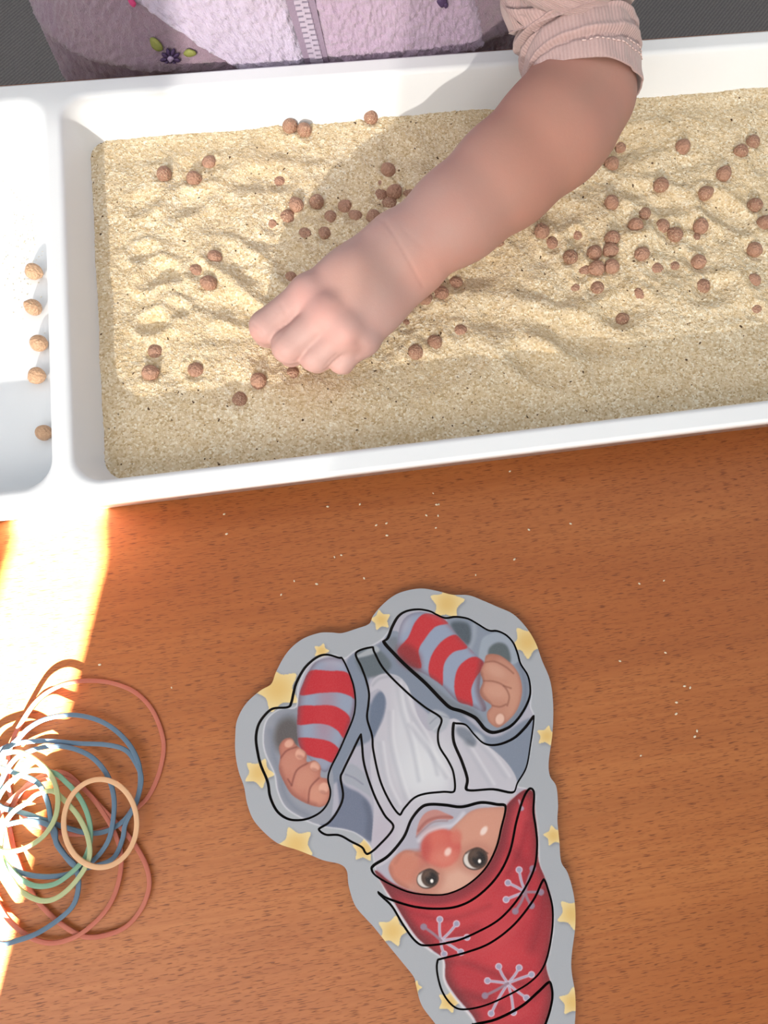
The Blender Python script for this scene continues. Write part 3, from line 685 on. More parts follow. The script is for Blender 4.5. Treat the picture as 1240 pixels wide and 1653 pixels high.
blob(540,1066,26,10,(170,172,190),0.7,0.7,0.1,armL); blob(525,1150,14,60,(214,70,72),0.22,0.9,0.1,armL); stroke([(574,1110),(573,1140),(560,1180)], 6, (120,40,60), 0.35, 4, armL)
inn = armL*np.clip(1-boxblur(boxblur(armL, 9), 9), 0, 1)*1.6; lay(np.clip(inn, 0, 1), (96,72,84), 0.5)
HANDL = [(452,1222),(450,1206),(458,1194),(470,1192),(477,1202),(484,1208),(494,1216),(495,1230),(508,1228),(517,1238),(517,1254),(528,1258),(532,1272),(531,1292),(520,1302),(506,1301),(488,1294),(470,1282),(458,1262),(450,1242)]
hm = pmask(HANDL, True, 0.6); lay(hm, (188,118,100))
blob(468,1232,16,20,(206,140,118),0.7,0.6,0.5,hm); blob(490,1258,17,22,(212,148,124),0.7,0.6,0.6,hm); blob(512,1282,16,17,(214,150,126),0.85,0.5,0,hm); blob(463,1204,9,9,(198,126,106),0.8,0.5,0,hm)
for pts in ([(452,1224),(462,1212),(478,1206)],[(470,1268),(478,1244),(496,1232)],[(497,1296),(500,1272),(514,1256)],[(470,1268),(464,1258)]): stroke(pts, 2.4, (128,66,56), 0.8, 1.2, hm)
stroke([(452,1240),(462,1268),(484,1290),(508,1299)], 5, (150,86,74), 0.6, 4, hm)
for a in ((466,1200,8,6,-.6),(484,1217,8,9,.3),(508,1237,8,8,.4),(522,1272,8,9,.5)): blob(a[0],a[1],a[2],a[3],(226,170,148),0.95,0.2,a[4],hm)
for a in ((484,1222,6,3),(507,1243,6,3),(521,1279,6,3)): blob(*a,(170,104,88),0.5,0.5,0.3,hm)
# right arm
fig([(722,1000),(760,998),(790,1016),(815,1024),(832,1042),(842,1074),(856,1096),(858,1118),(850,1145),(828,1172),(800,1184),(778,1176),(760,1156),(726,1144),(640,1062),(620,1036),(640,1020),(700,1060)], (138,148,164), 1, 0.8)
fig([(728,1006),(752,1006),(760,1020),(758,1042),(744,1036),(732,1020)], (82,92,102), 1, 2.5)
stroke([(765,1008),(764,1030),(758,1046)], 6, (160,168,182), 0.8, 3, FM)
fig([(780,1030),(800,1022),(818,1028),(832,1046),(838,1066),(820,1075),(790,1066),(778,1074),(772,1066),(774,1046)], (158,168,182), 1, 1.2)
fig([(790,1046),(804,1038),(818,1044),(824,1064),(820,1074),(806,1062),(788,1060)], (92,102,106), 1, 1.5)
stroke([(838,1075),(846,1100),(846,1130),(830,1160),(812,1176)], 7, (112,120,138), 0.7, 4, FM)
fig([(624,1036),(640,1030),(646,1056),(680,1090),(730,1132),(764,1146),(782,1168),(766,1160),(726,1143),(686,1104),(640,1060)], (118,124,134), 0.85, 2)
armR = pmask([(641,1042),(645,1014),(656,996),(676,989),(700,993),(718,1002),(734,1022),(752,1042),(770,1060),(782,1072),(776,1092),(774,1116),(784,1140),(780,1150),(758,1140),(736,1132),(712,1107),(690,1092),(660,1076),(643,1058)], True, 0.6)
lay(armR, (150,162,186))
for pts in ([(684,992),(706,994),(726,1006),(702,1013),(685,1033),(675,1052),(678,1080),(640,1064),(641,1050),(658,1030),(669,1006)],
            [(736,1026),(754,1046),(731,1054),(716,1074),(713,1110),(696,1097),(691,1081),(697,1057),(714,1035)],
            [(767,1061),(781,1074),(767,1096),(760,1115),(762,1142),(742,1137),(733,1115),(736,1086),(748,1069)]):
    poly(pts, (198,48,54), 1, 0.5, armR)
fig([(642,1045),(656,1040),(676,1056),(678,1082),(655,1076),(642,1062)], (128,44,46), 0.7, 4); stroke([(646,1066),(690,1096),(736,1134),(764,1146)], 10, (96,60,66), 0.4, 6, armR)
blob(650,1010,10,18,(170,172,190),0.8,0.7,0.5,armR); stroke([(690,992),(728,1012),(762,1052)], 5, (222,106,104), 0.35, 4, armR)
stroke([(776,1072),(772,1095),(772,1120),(782,1146)], 8, (110,60,60), 0.5, 4, armR)
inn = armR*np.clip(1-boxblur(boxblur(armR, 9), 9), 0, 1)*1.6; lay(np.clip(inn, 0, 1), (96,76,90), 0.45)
HANDR = [(786,1058),(806,1059),(825,1073),(837,1090),(842,1112),(839,1134),(830,1153),(813,1170),(801,1175),(788,1165),(786,1151),(793,1140),(779,1129),(774,1117),(779,1101),(775,1086),(781,1071)]
hm = pmask(HANDR, True, 0.6); lay(hm, (196,138,116))
blob(800,1084,18,10,(212,160,138),0.8,0.7,0.5,hm); blob(802,1116,20,13,(212,158,136),0.8,0.7,0.2,hm); blob(826,1120,10,34,(206,152,128),0.7,0.8,0,hm); blob(792,1062,14,6,(176,112,92),0.6,0.7,0,hm)
for pts in ([(782,1070),(798,1069),(816,1078),(828,1088)],[(777,1100),(796,1101),(812,1108),(821,1124),(818,1140)],[(812,1108),(824,1112)],[(794,1140),(806,1142),(816,1138)]): stroke(pts, 2.2, (138,82,66), 0.75, 1.3, hm)
stroke([(776,1088),(778,1102),(776,1118),(790,1138)], 4, (130,76,64), 0.5, 3, hm)
blob(806,1162,7,9,(232,190,172),0.95,0.2,0.2,hm); blob(806,1163,9,11,(150,92,78),0.25,0.3,0.2,hm); blob(806,1162,6.5,8.5,(232,190,172),0.95,0.2,0.2,hm)
for hh_ in (pmask(HANDL, True, 0.6), hm): lay(np.clip(hh_*np.clip(1-boxblur(boxblur(hh_, 6), 6), 0, 1)*1.5, 0, 1), (140,78,66), 0.5)
# hat
HAT = [(606,1404),(632,1424),(665,1438),(700,1443),(732,1438),(764,1420),(790,1392),(806,1352),(814,1310),(828,1290),(848,1275),(862,1281),(864,1312),(868,1345),(870,1390),(881,1420),(892,1460),(892,1505),(882,1556),(890,1592),(888,1625),(876,1662),(854,1704),(830,1725),(806,1718),(784,1686),(766,1643),(737,1608),(720,1580),(718,1550),(698,1533),(675,1514),(655,1486),(636,1455),(616,1424)]
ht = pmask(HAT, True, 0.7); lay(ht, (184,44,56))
fig([(606,1404),(632,1424),(665,1438),(700,1443),(732,1438),(764,1420),(790,1392),(806,1352),(814,1310),(828,1290),(836,1296),(826,1340),(812,1384),(790,1424),(760,1448),(720,1460),(680,1458),(640,1448),(614,1434)], (158,46,58), 0.9, 2)
stroke([(616,1416),(660,1446),(705,1455),(748,1444),(790,1408),(812,1360),(824,1308)], 5, (132,30,44), 0.5, 4, ht)
blob(840,1320,12,34,(200,66,72),0.7,0.9,0.25,ht); blob(760,1470,70,22,(206,66,70),0.55,0.9,-0.5,ht); blob(800,1500,30,34,(206,66,74),0.6,0.9,-0.6,ht); blob(815,1545,44,18,(212,62,68),0.5,0.9,-0.2,ht)
for pts, w_, a_ in (([(826,1370),(850,1400),(846,1430)],14,.35),([(850,1330),(840,1370),(820,1410)],8,.3),([(878,1440),(872,1490),(860,1530)],16,.45),([(720,1556),(745,1552),(800,1572),(850,1590)],10,.4),([(722,1584),(745,1606),(790,1612)],14,.4),([(640,1460),(664,1496),(690,1520)],12,.5),([(736,1606),(768,1640)],12,.5),([(884,1560),(878,1590),(862,1610)],10,.35),([(750,1600),(810,1630)],9,.3),([(640,1466),(720,1484),(790,1462)],7,.25)):
    stroke(pts, w_, (112,22,34), a_, w_*0.6, ht)
for pts in ([(609,1408),(634,1457),(653,1488),(673,1516),(697,1535)],[(716,1550),(718,1582),(735,1610),(764,1645)],[(862,1300),(868,1345),(869,1390)],[(893,1480),(886,1540)]): stroke(pts, 3, (238,226,228), 0.6, 2.5)
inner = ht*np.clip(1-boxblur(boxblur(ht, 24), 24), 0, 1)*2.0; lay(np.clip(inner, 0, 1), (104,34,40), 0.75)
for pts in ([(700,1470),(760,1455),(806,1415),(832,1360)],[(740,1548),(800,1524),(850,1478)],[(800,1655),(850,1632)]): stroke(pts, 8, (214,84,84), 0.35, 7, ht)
stroke([(650,1478),(676,1508),(720,1512),(770,1496)], 9, (120,30,40), 0.35, 7, ht)
def flake(cx, cy, ends, grey=()):
    for k, (x, y) in enumerate(ends):
        g = k in grey; c1, c2 = ((150,120,136), (150,120,136)) if g else ((226,210,224), (164,160,186))
        mid = ((cx+x)/2+(1.5 if k % 2 else -1.5), (cy+y)/2)
        stroke([(cx, cy), mid, (x, y)], 4.6, c1, 0.9); blob(x, y, 5.6, 5.6, c1, 0.95, 0.12)
        stroke([(cx, cy), mid, (x, y)], 2.4, c2, 0.95); blob(x, y, 4.2, 4.2, (158,154,180) if not g else (146,124,146), 0.95, 0.12)
flake(848, 1440, [(838,1404),(820,1425),(817,1452),(873,1440),(858,1462),(832,1471),(860,1402)], (3,4,5,6))
flake(712, 1518, [(710,1484),(737,1491),(754,1513),(744,1537),(717,1540),(684,1496)], (5,))
flake(820, 1587, [(805,1560),(838,1562),(858,1573),(787,1583),(793,1636),(829,1634),(850,1611),(783,1607)], (7,))
blob(842,1305,4,4,(170,150,170),0.9,0.2); stroke([(838,1292),(842,1305)], 3, (190,170,186), 0.8)
# face
fm = pmask(PIECES['face'], True, 0.8)
skin = pmask([(628,1402),(636,1384),(654,1372),(676,1374),(690,1368),(720,1345),(740,1326),(762,1308),(790,1303),(822,1306),(812,1345),(796,1385),(764,1422),(730,1440),(700,1444),(664,1436),(640,1424)], True, 1.2)
lay(skin*fm, (204,146,126)); lay(np.clip(skin*fm*np.clip(1-boxblur(boxblur(skin, 8), 8), 0, 1)*1.4, 0, 1), (158,92,80), 0.5)
blob(655,1400,27,26,(204,128,106),0.95,0.35,0,fm*skin); blob(775,1335,42,30,(214,152,130),0.9,0.5,-0.5,fm*skin); blob(740,1420,34,20,(220,172,152),0.9,0.7,-0.5,fm*skin); blob(788,1398,10,20,(196,132,116),0.6,0.8,0.5,fm*skin)
stroke([(630,1400),(634,1416),(656,1432)], 6, (160,90,76), 0.5, 4, fm*skin); stroke([(672,1378),(684,1384),(692,1396)], 4, (164,88,78), 0.6, 3, fm*skin)
stroke([(638,1392),(652,1374),(676,1372)], 4, (170,100,84), 0.5, 3, fm)
blob(712,1368,32,31,(206,92,82),1,0.12,0,fm); blob(706,1352,20,14,(216,112,96),0.8,0.8,0,fm); blob(716,1384,24,16,(222,138,118),0.75,0.9,0,fm); blob(686,1372,8,22,(184,74,68),0.6,0.9,0.1,fm); blob(736,1350,9,12,(212,116,100),0.9,0.5,0,fm)
blob(723,1374,5,7,(244,214,204),0.9,0.5,0.5,fm); blob(781,1340,4.5,8,(246,226,218),0.9,0.4,0.6,fm)
lip = pmask([(672,1348),(676,1328),(686,1312),(702,1306),(718,1311),(732,1318),(726,1322),(706,1322),(690,1330),(680,1340)], True, 0.7); lay(lip*fm, (196,136,128)); stroke([(675,1340),(690,1324),(710,1318),(730,1318)], 4, (156,84,78), 0.7, 2, lip*fm); stroke([(672,1350),(684,1338),(700,1326),(722,1324)], 2, (150,110,112), 0.7, 1.5, fm)
stroke([(676,1356),(690,1342),(712,1334),(732,1330),(748,1312)], 5, (222,222,230), 0.7, 3, fm*(1-skin))
for cx, cy, r, rot in ((693,1417,15,-0.3),(770,1385,17,-0.2)):
    blob(cx-2, cy, r*1.55, r*1.4, (178,112,96), 0.6, 0.5, rot, fm); blob(cx-2, cy, r*1.25, r*1.12, (212,150,130), 0.7, 0.3, rot, fm)
    blob(cx-3, cy+1, r*1.18, r*1.02, (40,28,24), 0.9, 0.08, rot, fm); blob(cx-3.4, cy+0.5, r*1.08, r*0.93, (222,214,208), 1, 0.08, rot, fm)
    blob(cx+1, cy-1, r*0.93, r*0.99, (78,58,48), 1, 0.1, rot, fm); stroke([(cx-r*1.05, cy-r*0.5), (cx, cy-r*1.02), (cx+r, cy-r*0.5)], 2.2, (60,36,30), 0.7, 1.2, fm); blob(cx+3, cy, r*0.6, r*0.66, (26,18,18), 1, 0.25, rot, fm); blob(cx-3, cy-6, r*0.35, r*0.3, (118,92,78), 0.6, 0.8, rot, fm)
    blob(cx+4, cy+4, 2.6, 3.2, (250,246,240), 1, 0.3, 0, fm)
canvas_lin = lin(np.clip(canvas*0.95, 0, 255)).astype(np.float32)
def paint_at(px, py):
    a = np.clip((px-CX0)*SS, 0, CW*SS-2.001); b = np.clip((py-CY0)*SS, 0, CH*SS-2.001)
    i, j = a.astype(int), b.astype(int); fx, fy = (a-i)[:, None], (b-j)[:, None]
    return (canvas_lin[j, i]*(1-fx)+canvas_lin[j, i+1]*fx)*(1-fy)+(canvas_lin[j+1, i]*(1-fx)+canvas_lin[j+1, i+1]*fx)*fy

# ---- cut shapes
def pip(pts, poly_):
    X, Y = pts[:, 0], pts[:, 1]; ins = np.zeros(len(pts), bool); n = len(poly_)
    for i in range(n):
        x1, y1 = poly_[i]; x2, y2 = poly_[(i+1) % n]
        if y1 == y2: continue
        c_ = ((y1 > Y) != (y2 > Y)) & (X < (x2-x1)*(Y-y1)/(y2-y1)+x1); ins ^= c_
    return ins
def near(pts, poly_, grow_):
    pl = offset_poly(poly_, -grow_) if grow_ else poly_; lo_, hi_ = pl.min(0), pl.max(0); out = np.zeros(len(pts), bool)
    m = (pts > lo_).all(1) & (pts < hi_).all(1)
    if m.any(): out[m] = pip(pts[m], pl)
    return out
def offset_poly(p, d):
    t = np.roll(p, -1, 0)-np.roll(p, 1, 0); t /= np.linalg.norm(t, axis=1)[:, None]+1e-9
    n = np.stack([-t[:, 1], t[:, 0]], -1); area = np.sum(p[:, 0]*np.roll(p[:, 1], -1)-np.roll(p[:, 0], -1)*p[:, 1])
    return p+n*d*(1 if area > 0 else -1)                  # inwards for d > 0
def shrink(p, d):
    q = offset_poly(p, d); md = np.full(len(q), 1e9)
    for a, b in zip(p, np.roll(p, -1, 0)):
        v = b-a; t = np.clip(((q-a) @ v)/(v @ v+1e-9), 0, 1); md = np.minimum(md, np.hypot(*(q-a-t[:, None]*v).T))
    return q[md > 0.86*d]
def resample(p, step=2.0):
    q = np.vstack([p, p[:1]]); s = np.concatenate([[0], np.cumsum(np.hypot(*np.diff(q, axis=0).T))]); n = max(int(s[-1]/step), 8)
    u = np.linspace(0, s[-1], n, endpoint=False); return np.stack([np.interp(u, s, q[:, 0]), np.interp(u, s, q[:, 1])], -1)
STEP = 1.2
def to_world(p2, z): return np.array([P(x, y, TZ)*[1, 1, 0]+[0, 0, z] for x, y in p2])
_c = np.array([P(x, y, TZ) for x, y in ((0, 0), (1, 0), (0, 1))])
def px_to_xy(p2):
    d = np.stack([(p2[:, 0]-620)/F_PX, -(p2[:, 1]-826.5)/F_PX, -np.ones(len(p2))], -1) @ ROT.T
    t = (TZ-CAM_H)/d[:, 2]; return CAM[:2]+d[:, :2]*t[:, None]
def cut_mesh(name, outer_, holes, z0, z1, origin):
    """printed plate: dense top carrying the print, plain side walls and underside"""
    loops = [outer_]+holes; pts = np.vstack(loops); ed = []; n0 = 0
    for lp in loops:
        ed += [(n0+i, n0+(i+1) % len(lp)) for i in range(len(lp))]; n0 += len(lp)
    lo, hi = outer_.min(0), outer_.max(0)
    gx_, gy_ = np.meshgrid(np.arange(lo[0], hi[0], STEP), np.arange(lo[1], hi[1], STEP)); gx_[1::2] += STEP/2
    g = np.stack([gx_.ravel(), gy_.ravel()], -1)
    keep = near(g, outer_, -0.8)
    for h_ in holes: keep &= ~near(g, h_, 0.8)
    allp = np.vstack([pts, g[keep]])
    rv_, re_, rf_, ov_, oe_, of_ = delaunay_2d_cdt([Vector(p) for p in allp], ed, [], 0, 1e-5)
    V = np.array([(v.x, v.y) for v in rv_]); T = np.array([f for f in rf_ if len(f) == 3], np.int32)
    cen = V[T].mean(1); k_ = near(cen, outer_, 0)
    for h_ in holes: k_ &= ~near(cen, h_, 0)
    T = T[k_]
    a = V[T]; ar = (a[:, 1, 0]-a[:, 0, 0])*(a[:, 2, 1]-a[:, 0, 1])-(a[:, 2, 0]-a[:, 0, 0])*(a[:, 1, 1]-a[:, 0, 1])
    flip = ar > 0; T[flip] = T[flip][:, ::-1]             # photo y runs down: keep the face turned up
    xy = px_to_xy(V); top = np.column_stack([xy, np.full(len(V), z1)])-origin
    cols = paint_at(V[:, 0], V[:, 1])
    verts, tris, side0 = [top], [T], len(T); base_ = len(top); colz = [cols]
    for lp in loops:
        w = px_to_xy(lp); n = len(lp); i = np.arange(n); j = (i+1) % n
        up = np.column_stack([w, np.full(n, z1)])-origin; dn = np.column_stack([w, np.full(n, z0)])-origin
        verts += [up, dn]; colz.append(np.tile(lin((30, 20, 18)), (2*n, 1)))
        tris.append(np.stack([base_+i, base_+n+i, base_+n+j], -1)); tris.append(np.stack([base_+i, base_+n+j, base_+j], -1)); base_ += 2*n
    me = np_mesh(name, np.vstack(verts), np.vstack(tris)); color_attr(me, np.vstack(colz))
    me.materials.append(PRINT); return me
out_p = resample(catmull(OUTLINE, 6), 2.0)
hole_p = {k_: resample(catmull(v, 6), 1.6) for k_, v in PIECES.items()}
o2 = P(650, 1350); org = np.array([o2[0], o2[1], 0.0])
puz = empty('puzzle_board', org); tag(puz, 'grey star-printed wooden puzzle board shaped like a gnome in a red hat', 'puzzle')
fr = cut_mesh('puzzle_frame', out_p, list(hole_p.values()), BZ, TZ, org)
fo = bpy.data.objects.new('frame', fr); COL.objects.link(fo); fo.parent = puz
# backing sheet
w = px_to_xy(resample(catmull(OUTLINE, 6), 6.0)); n = len(w); bmv = bmesh.new()
up = [bmv.verts.new((x-org[0], y-org[1], BZ)) for x, y in w]; dn = [bmv.verts.new((x-org[0], y-org[1], 0.0001)) for x, y in w]
bmv.faces.new(up); bmv.faces.new(dn[::-1])
for i in range(n): bmv.faces.new((up[i], dn[i], dn[(i+1) % n], up[(i+1) % n]))
bmesh.ops.recalc_face_normals(bmv, faces=bmv.faces[:])
me = bpy.data.meshes.new('backing'); bmv.to_mesh(me); bmv.free(); me.materials.append(BURNT)
bo = bpy.data.objects.new('backing', me); COL.objects.link(bo); bo.parent = puz
GAPS = {'arm_right': 4.4, 'face': 4.0, 'hat_tip': 4.2, 'beard': 3.6, 'hat_middle': 3.4}
for k_, hp in hole_p.items():
    ip = shrink(hp, GAPS.get(k_, 3.8)); cxy = px_to_xy(ip).mean(0); og = np.array([cxy[0], cxy[1], BZ])
    # pieces sit slightly off centre in their recess, as laid in by hand
    sh = {'arm_right': (0.0004, 0.0003), 'coat_right': (0.0004, 0), 'face': (0.0, -0.0003), 'arm_left': (0.0003, 0.0)}.get(k_, (0, 0))
    me = cut_mesh('puzzle_piece', ip, [], BZ, TZ+0.0002, og)
    o = bpy.data.objects.new('puzzle_piece', me); COL.objects.link(o); o.location = (og[0]+sh[0], og[1]+sh[1], og[2])
    tag(o, PIECE_LABEL[k_], 'puzzle piece', 'pieces of the gnome puzzle')

# ================================================================== rubber bands
RUB = {'red': mat_rubber('rubber_red', L4(206,132,112), L4(190,108,92), 0.15), 'blue': mat_rubber('rubber_blue', L4(112,134,154), L4(94,118,140), 0.1),
       'green': mat_rubber('rubber_green', L4(144,184,158), L4(122,164,138), 0.15), 'lime': mat_rubber('rubber_pale_green', L4(196,204,160), L4(178,190,142), 0.2),
       'cream': mat_rubber('rubber_cream', L4(236,196,156), L4(224,178,138), 0.15)}
BANDS = [
 ('red', 0, 7.5, 'largest thin red rubber band, its arc topping the heap by the sunlit strip', [(19,1200),(35,1166),(63,1128),(101,1105),(141,1099),(182,1103),(220,1119),(248,1150),(264,1197),(259,1241),(242,1282),(220,1306),(190,1330),(140,1346),(85,1342),(42,1320),(18,1285),(12,1240)], 8),
 ('red', 1, 7.5, 'red rubber band reaching furthest right among the lower loops of the heap', [(104,1248),(135,1273),(167,1307),(198,1339),(220,1367),(236,1398),(241,1430),(230,1464),(207,1493),(176,1508),(138,1512),(101,1493),(69,1464),(47,1433),(31,1395),(19,1357),(16,1317),(38,1273),(72,1251)], 3),
 ('red', 2, 7.5, 'red rubber band with the lowest loop of the heap, crossing under the blue end', [(100,1256),(138,1276),(170,1317),(189,1354),(196,1389),(189,1433),(170,1471),(138,1502),(110,1517),(78,1522),(47,1512),(19,1490),(0,1464),(-22,1420),(-20,1360),(10,1300),(55,1264)], 2),
 ('blue', 3, 8, 'blue rubber band forming the highest blue arc of the heap', [(28,1194),(47,1175),(75,1160),(116,1154),(157,1162),(189,1181),(214,1210),(226,1244),(223,1285),(204,1320),(176,1340),(145,1345),(107,1336),(79,1326),(31,1310),(0,1301),(-20,1270),(0,1222)], 6),
 ('blue', 4, 8, 'blue rubber band twisted along the right side just inside the outer blue loop', [(0,1211),(31,1199),(75,1196),(126,1200),(170,1202),(201,1210),(218,1229),(228,1257),(220,1295),(203,1329),(198,1354),(185,1383),(160,1396),(125,1400),(101,1375),(86,1345),(77,1295),(60,1263),(20,1246),(-12,1232)], 4),
 ('blue', 5, 8, 'blue rubber band with an oval inner loop passing behind the cream band', [(47,1213),(79,1205),(113,1207),(148,1222),(173,1251),(184,1288),(182,1329),(173,1361),(151,1389),(126,1405),(94,1414),(57,1414),(25,1405),(6,1389),(-10,1340),(0,1270),(20,1230)], 3),
 ('blue', 6, 8, 'blue rubber band trailing out of the picture at the lower left', [(85,1336),(91,1361),(107,1383),(122,1399),(127,1427),(120,1458),(100,1480),(63,1505),(28,1518),(0,1523),(-40,1505),(-48,1420),(-22,1350),(40,1325)], 3),
 ('green', 7, 8, 'sea green rubber band tucked behind the left edge of the cream band', [(85,1247),(107,1263),(129,1288),(143,1320),(146,1354),(138,1383),(116,1408),(88,1427),(57,1430),(31,1417),(13,1398),(3,1383),(-15,1330),(5,1275),(45,1245)], 3),
 ('lime', 8, 8, 'pale green rubber band with the lowest green arc of the heap', [(44,1295),(60,1282),(85,1277),(104,1292),(126,1317),(141,1348),(145,1380),(135,1405),(113,1433),(88,1451),(63,1453),(35,1439),(19,1420),(2,1385),(4,1340),(20,1312)], 3),
 ('lime', 9, 8, 'round pale green rubber band lying on top at the left of the cream band', [(0,1219),(31,1214),(60,1229),(82,1251),(93,1282),(91,1314),(79,1339),(60,1358),(31,1372),(0,1373),(-40,1350),(-52,1290),(-35,1240)], 3),
 ('cream', 10, 8.5, 'small oval cream rubber band on top of the heap', [(162+59*math.cos(a), 1329+71*math.sin(a)) for a in np.linspace(0, 2*math.pi, 16, endpoint=False)], 1),
]
for colr, lvl, wpx, lab, pts, lift in BANDS:
    c_ = catmull(pts, 10); n = len(c_); zb = 0.0001+lvl*0.00085; V = []; t_ = np.linspace(0, 2*math.pi, n, endpoint=False)
    wv = np.array([zb+0.0007+0.0004*math.sin(2*a+lvl)+0.0012*lift*max(0.0, math.sin(-0.6+a+lvl*0.0))**3*0.35 for a in t_])
    if lvl == 0: wv = np.array([0.0008+0.0075*math.exp(-((p[0]-70)/45)**2)*(p[1] < 1180) for p in c_]); wv = np.convolve(np.concatenate([wv[-12:], wv, wv[:12]]), np.ones(25)/25, 'valid')
    if lvl == 3: wv = wv+np.array([0.0045*math.exp(-((p[0]-50)/50)**2)*(p[1] < 1230) for p in c_])
    W = np.array([P(x, y, z) for (x, y), z in zip(c_, wv)])
    tg = np.roll(W, -1, 0)-np.roll(W, 1, 0); tg[:, 2] = 0; tg /= np.linalg.norm(tg, axis=1)[:, None]; nm = np.stack([-tg[:, 1], tg[:, 0], 0*tg[:, 0]], -1)
    hw = wpx*0.44*0.41/F_PX; hh = 0.00062; b_ = 0.3
    prof = [(-1, -1+b_), (-1+b_*.6, -1), (1-b_*.6, -1), (1, -1+b_), (1, 1-b_), (1-b_*.6, 1), (-1+b_*.6, 1), (-1, 1-b_)]
    lift0 = max(0.0, hh*1.02-wv.min())
    for i in range(n):
        for a, b in prof: V.append(W[i]+nm[i]*hw*a+np.array([0, 0, hh*b+lift0]))
    k_ = len(prof); i = np.arange(n); j = np.arange(k_); I, J = np.meshgrid(i, j, indexing='ij')
    Q = np.stack([I*k_+J, I*k_+(J+1) % k_, ((I+1) % n)*k_+(J+1) % k_, ((I+1) % n)*k_+J], -1).reshape(-1, 4)
    o = link('rubber_band', np_mesh('rubber_band', np.array(V), Q), RUB[colr])
    tag(o, lab, 'rubber band', 'heap of coloured rubber bands')

# ================================================================== spilled grains on the table
GR = [(480+x/1.632, 740+y/1.632) for x, y in [(170,43),(307,30),(560,34),(358,92),(373,121),(367,122),(80,127),(165,121),(340,150),(371,151),(208,176),(235,171),(365,183),(236,203),(610,188),(720,172),(98,260),(116,255),(572,266),(470,307),(51,331),(176,316),(901,330),(966,322),(970,512),(850,534),(1020,600),(1035,604),(999,643),(998,673),(1053,718),(1047,733),(905,783)]]
GR += [(161,1073),(277,1110),(454,960),(475,938),(366,862),(362,830),(36,1184)]
bm = bmesh.new(); rg = random.Random(3)
def grain(p, s):
    m = Matrix.Translation(p) @ Matrix.Rotation(rg.uniform(0, 6.28), 4, 'Z') @ Matrix.Diagonal((s*1.35, s*0.85, s*0.75, 1))
    bmesh.ops.create_icosphere(bm, subdivisions=1, radius=1.0, matrix=m)
for x, y in GR:
    s = rg.uniform(0.0005, 0.00085); p = P(x, y, s*0.6); grain(Vector((p[0], p[1], s*0.74)), s)
me = bpy.data.meshes.new('grains'); bm.to_mesh(me); bm.free()
GRAIN = mat_plain('semolina_grain', L4(240, 228, 200), 0.7, 900.0, 0.1, 0.1)
o = link('spilled_grains', me, GRAIN); tag(o, 'tiny pale semolina grains spilled across the wooden table', 'grains', kind='stuff')
bm = bmesh.new()
for k_ in range(130):
    x, y = rg.gauss(38, 18), rg.gauss(405, 55)
    if not (4 < x < 74): continue
    s = rg.uniform(0.0002, 0.00042); p = P(x, y, FLOOR_T); grain(Vector((p[0], p[1], FLOOR_T+s*0.7)), s)
me = bpy.data.meshes.new('dust'); bm.to_mesh(me); bm.free()
o = link('semolina_dust', me, GRAIN); tag(o, 'fine semolina dust on the bare white tray floor by the chickpea row', 'grains', kind='stuff')

# ================================================================== sofa behind the table
SOFA = mat_weave('grey_woven_upholstery', L4(100, 98, 100), L4(142, 139, 138))
sofa = empty('sofa', (0.3, 0.85, FLOOR_Z)); tag(sofa, 'dark grey woven sofa behind the child', 'sofa')
for i, (a, b) in enumerate(((-1.05, 0.18), (0.185, 1.5))): box('seat_cushion', (a, b, 0.50, 1.08, -0.46, -0.30), SOFA, sofa, 0.03)
box('base', (-1.05, 1.5, 0.52, 1.22, -0.68, -0.462), SOFA, sofa, 0.02)
for i, (a, b) in enumerate(((-1.05, 0.18), (0.185, 1.5))): box('back_cushion', (a, b, 1.085, 1.25, -0.45, 0.12), SOFA, sofa, 0.04)
for x in (-0.98, 1.43):
    for y in (0.58, 1.16): box('foot', (x-0.03, x+0.03, y-0.03, y+0.03, FLOOR_Z, -0.68), BURNT, sofa, 0.004)

# ================================================================== the child: one body mesh from blended volumes
person = empty('person', (0.12, 0.60, -0.30)); tag(person, 'child in a lilac fleece vest reaching a bare arm into the tray', 'person')
def dep_of(p): return float(-((p-CAM) @ ROT)[2])
def S(px, py, z, rpx):
    p = P(px, py, z); return p, rpx*dep_of(p)/F_PX
def smin(a, b, k_):
    h = np.clip(0.5+0.5*(b-a)/k_, 0, 1); return b+(a-b)*h-k_*h*(1-h)
h_g = 0.00105
lo = np.array([P(395, 560, 0.05)[0]-0.012, P(560, 610, 0.03)[1]-0.012, 0.006]); hi = np.array([P(1030, 100, 0.09)[0]+0.02, 0.455, 0.185])
ax_ = [np.arange(lo[i], hi[i], h_g) for i in range(3)]
D = np.full(tuple(len(a) for a in ax_), 0.05, np.float32)
def cone(p0, r0, p1, r1, zs=1.0, pad=0.02):
    """distance to a tapered capsule, evaluated only near it; returns (slices, values)"""
    mn = np.minimum(p0-r0, p1-r1)-pad; mx = np.maximum(p0+r0, p1+r1)+pad
    sl = tuple(slice(max(int((mn[i]-lo[i])/h_g), 0), max(min(int((mx[i]-lo[i])/h_g)+2, len(ax_[i])), 1)) for i in range(3))
    X, Y, Z = np.meshgrid(*[ax_[i][sl[i]].astype(np.float32) for i in range(3)], indexing='ij')
    d = p1-p0; L2 = float(d @ d); t = np.clip(((X-p0[0])*d[0]+(Y-p0[1])*d[1]+(Z-p0[2])*d[2])/L2, 0, 1)
    t2 = t*t*(3-2*t)*0.0+t
    dz = (Z-p0[2]-t*d[2])/zs
    return sl, np.sqrt((X-p0[0]-t*d[0])**2+(Y-p0[1]-t*d[1])**2+dz*dz)-(r0+(r1-r0)*t2)
def add(D_, a, b, k_, zs=1.0):
    sl, v = cone(a[0], a[1], b[0], b[1], zs); D_[sl] = smin(D_[sl], v, k_)
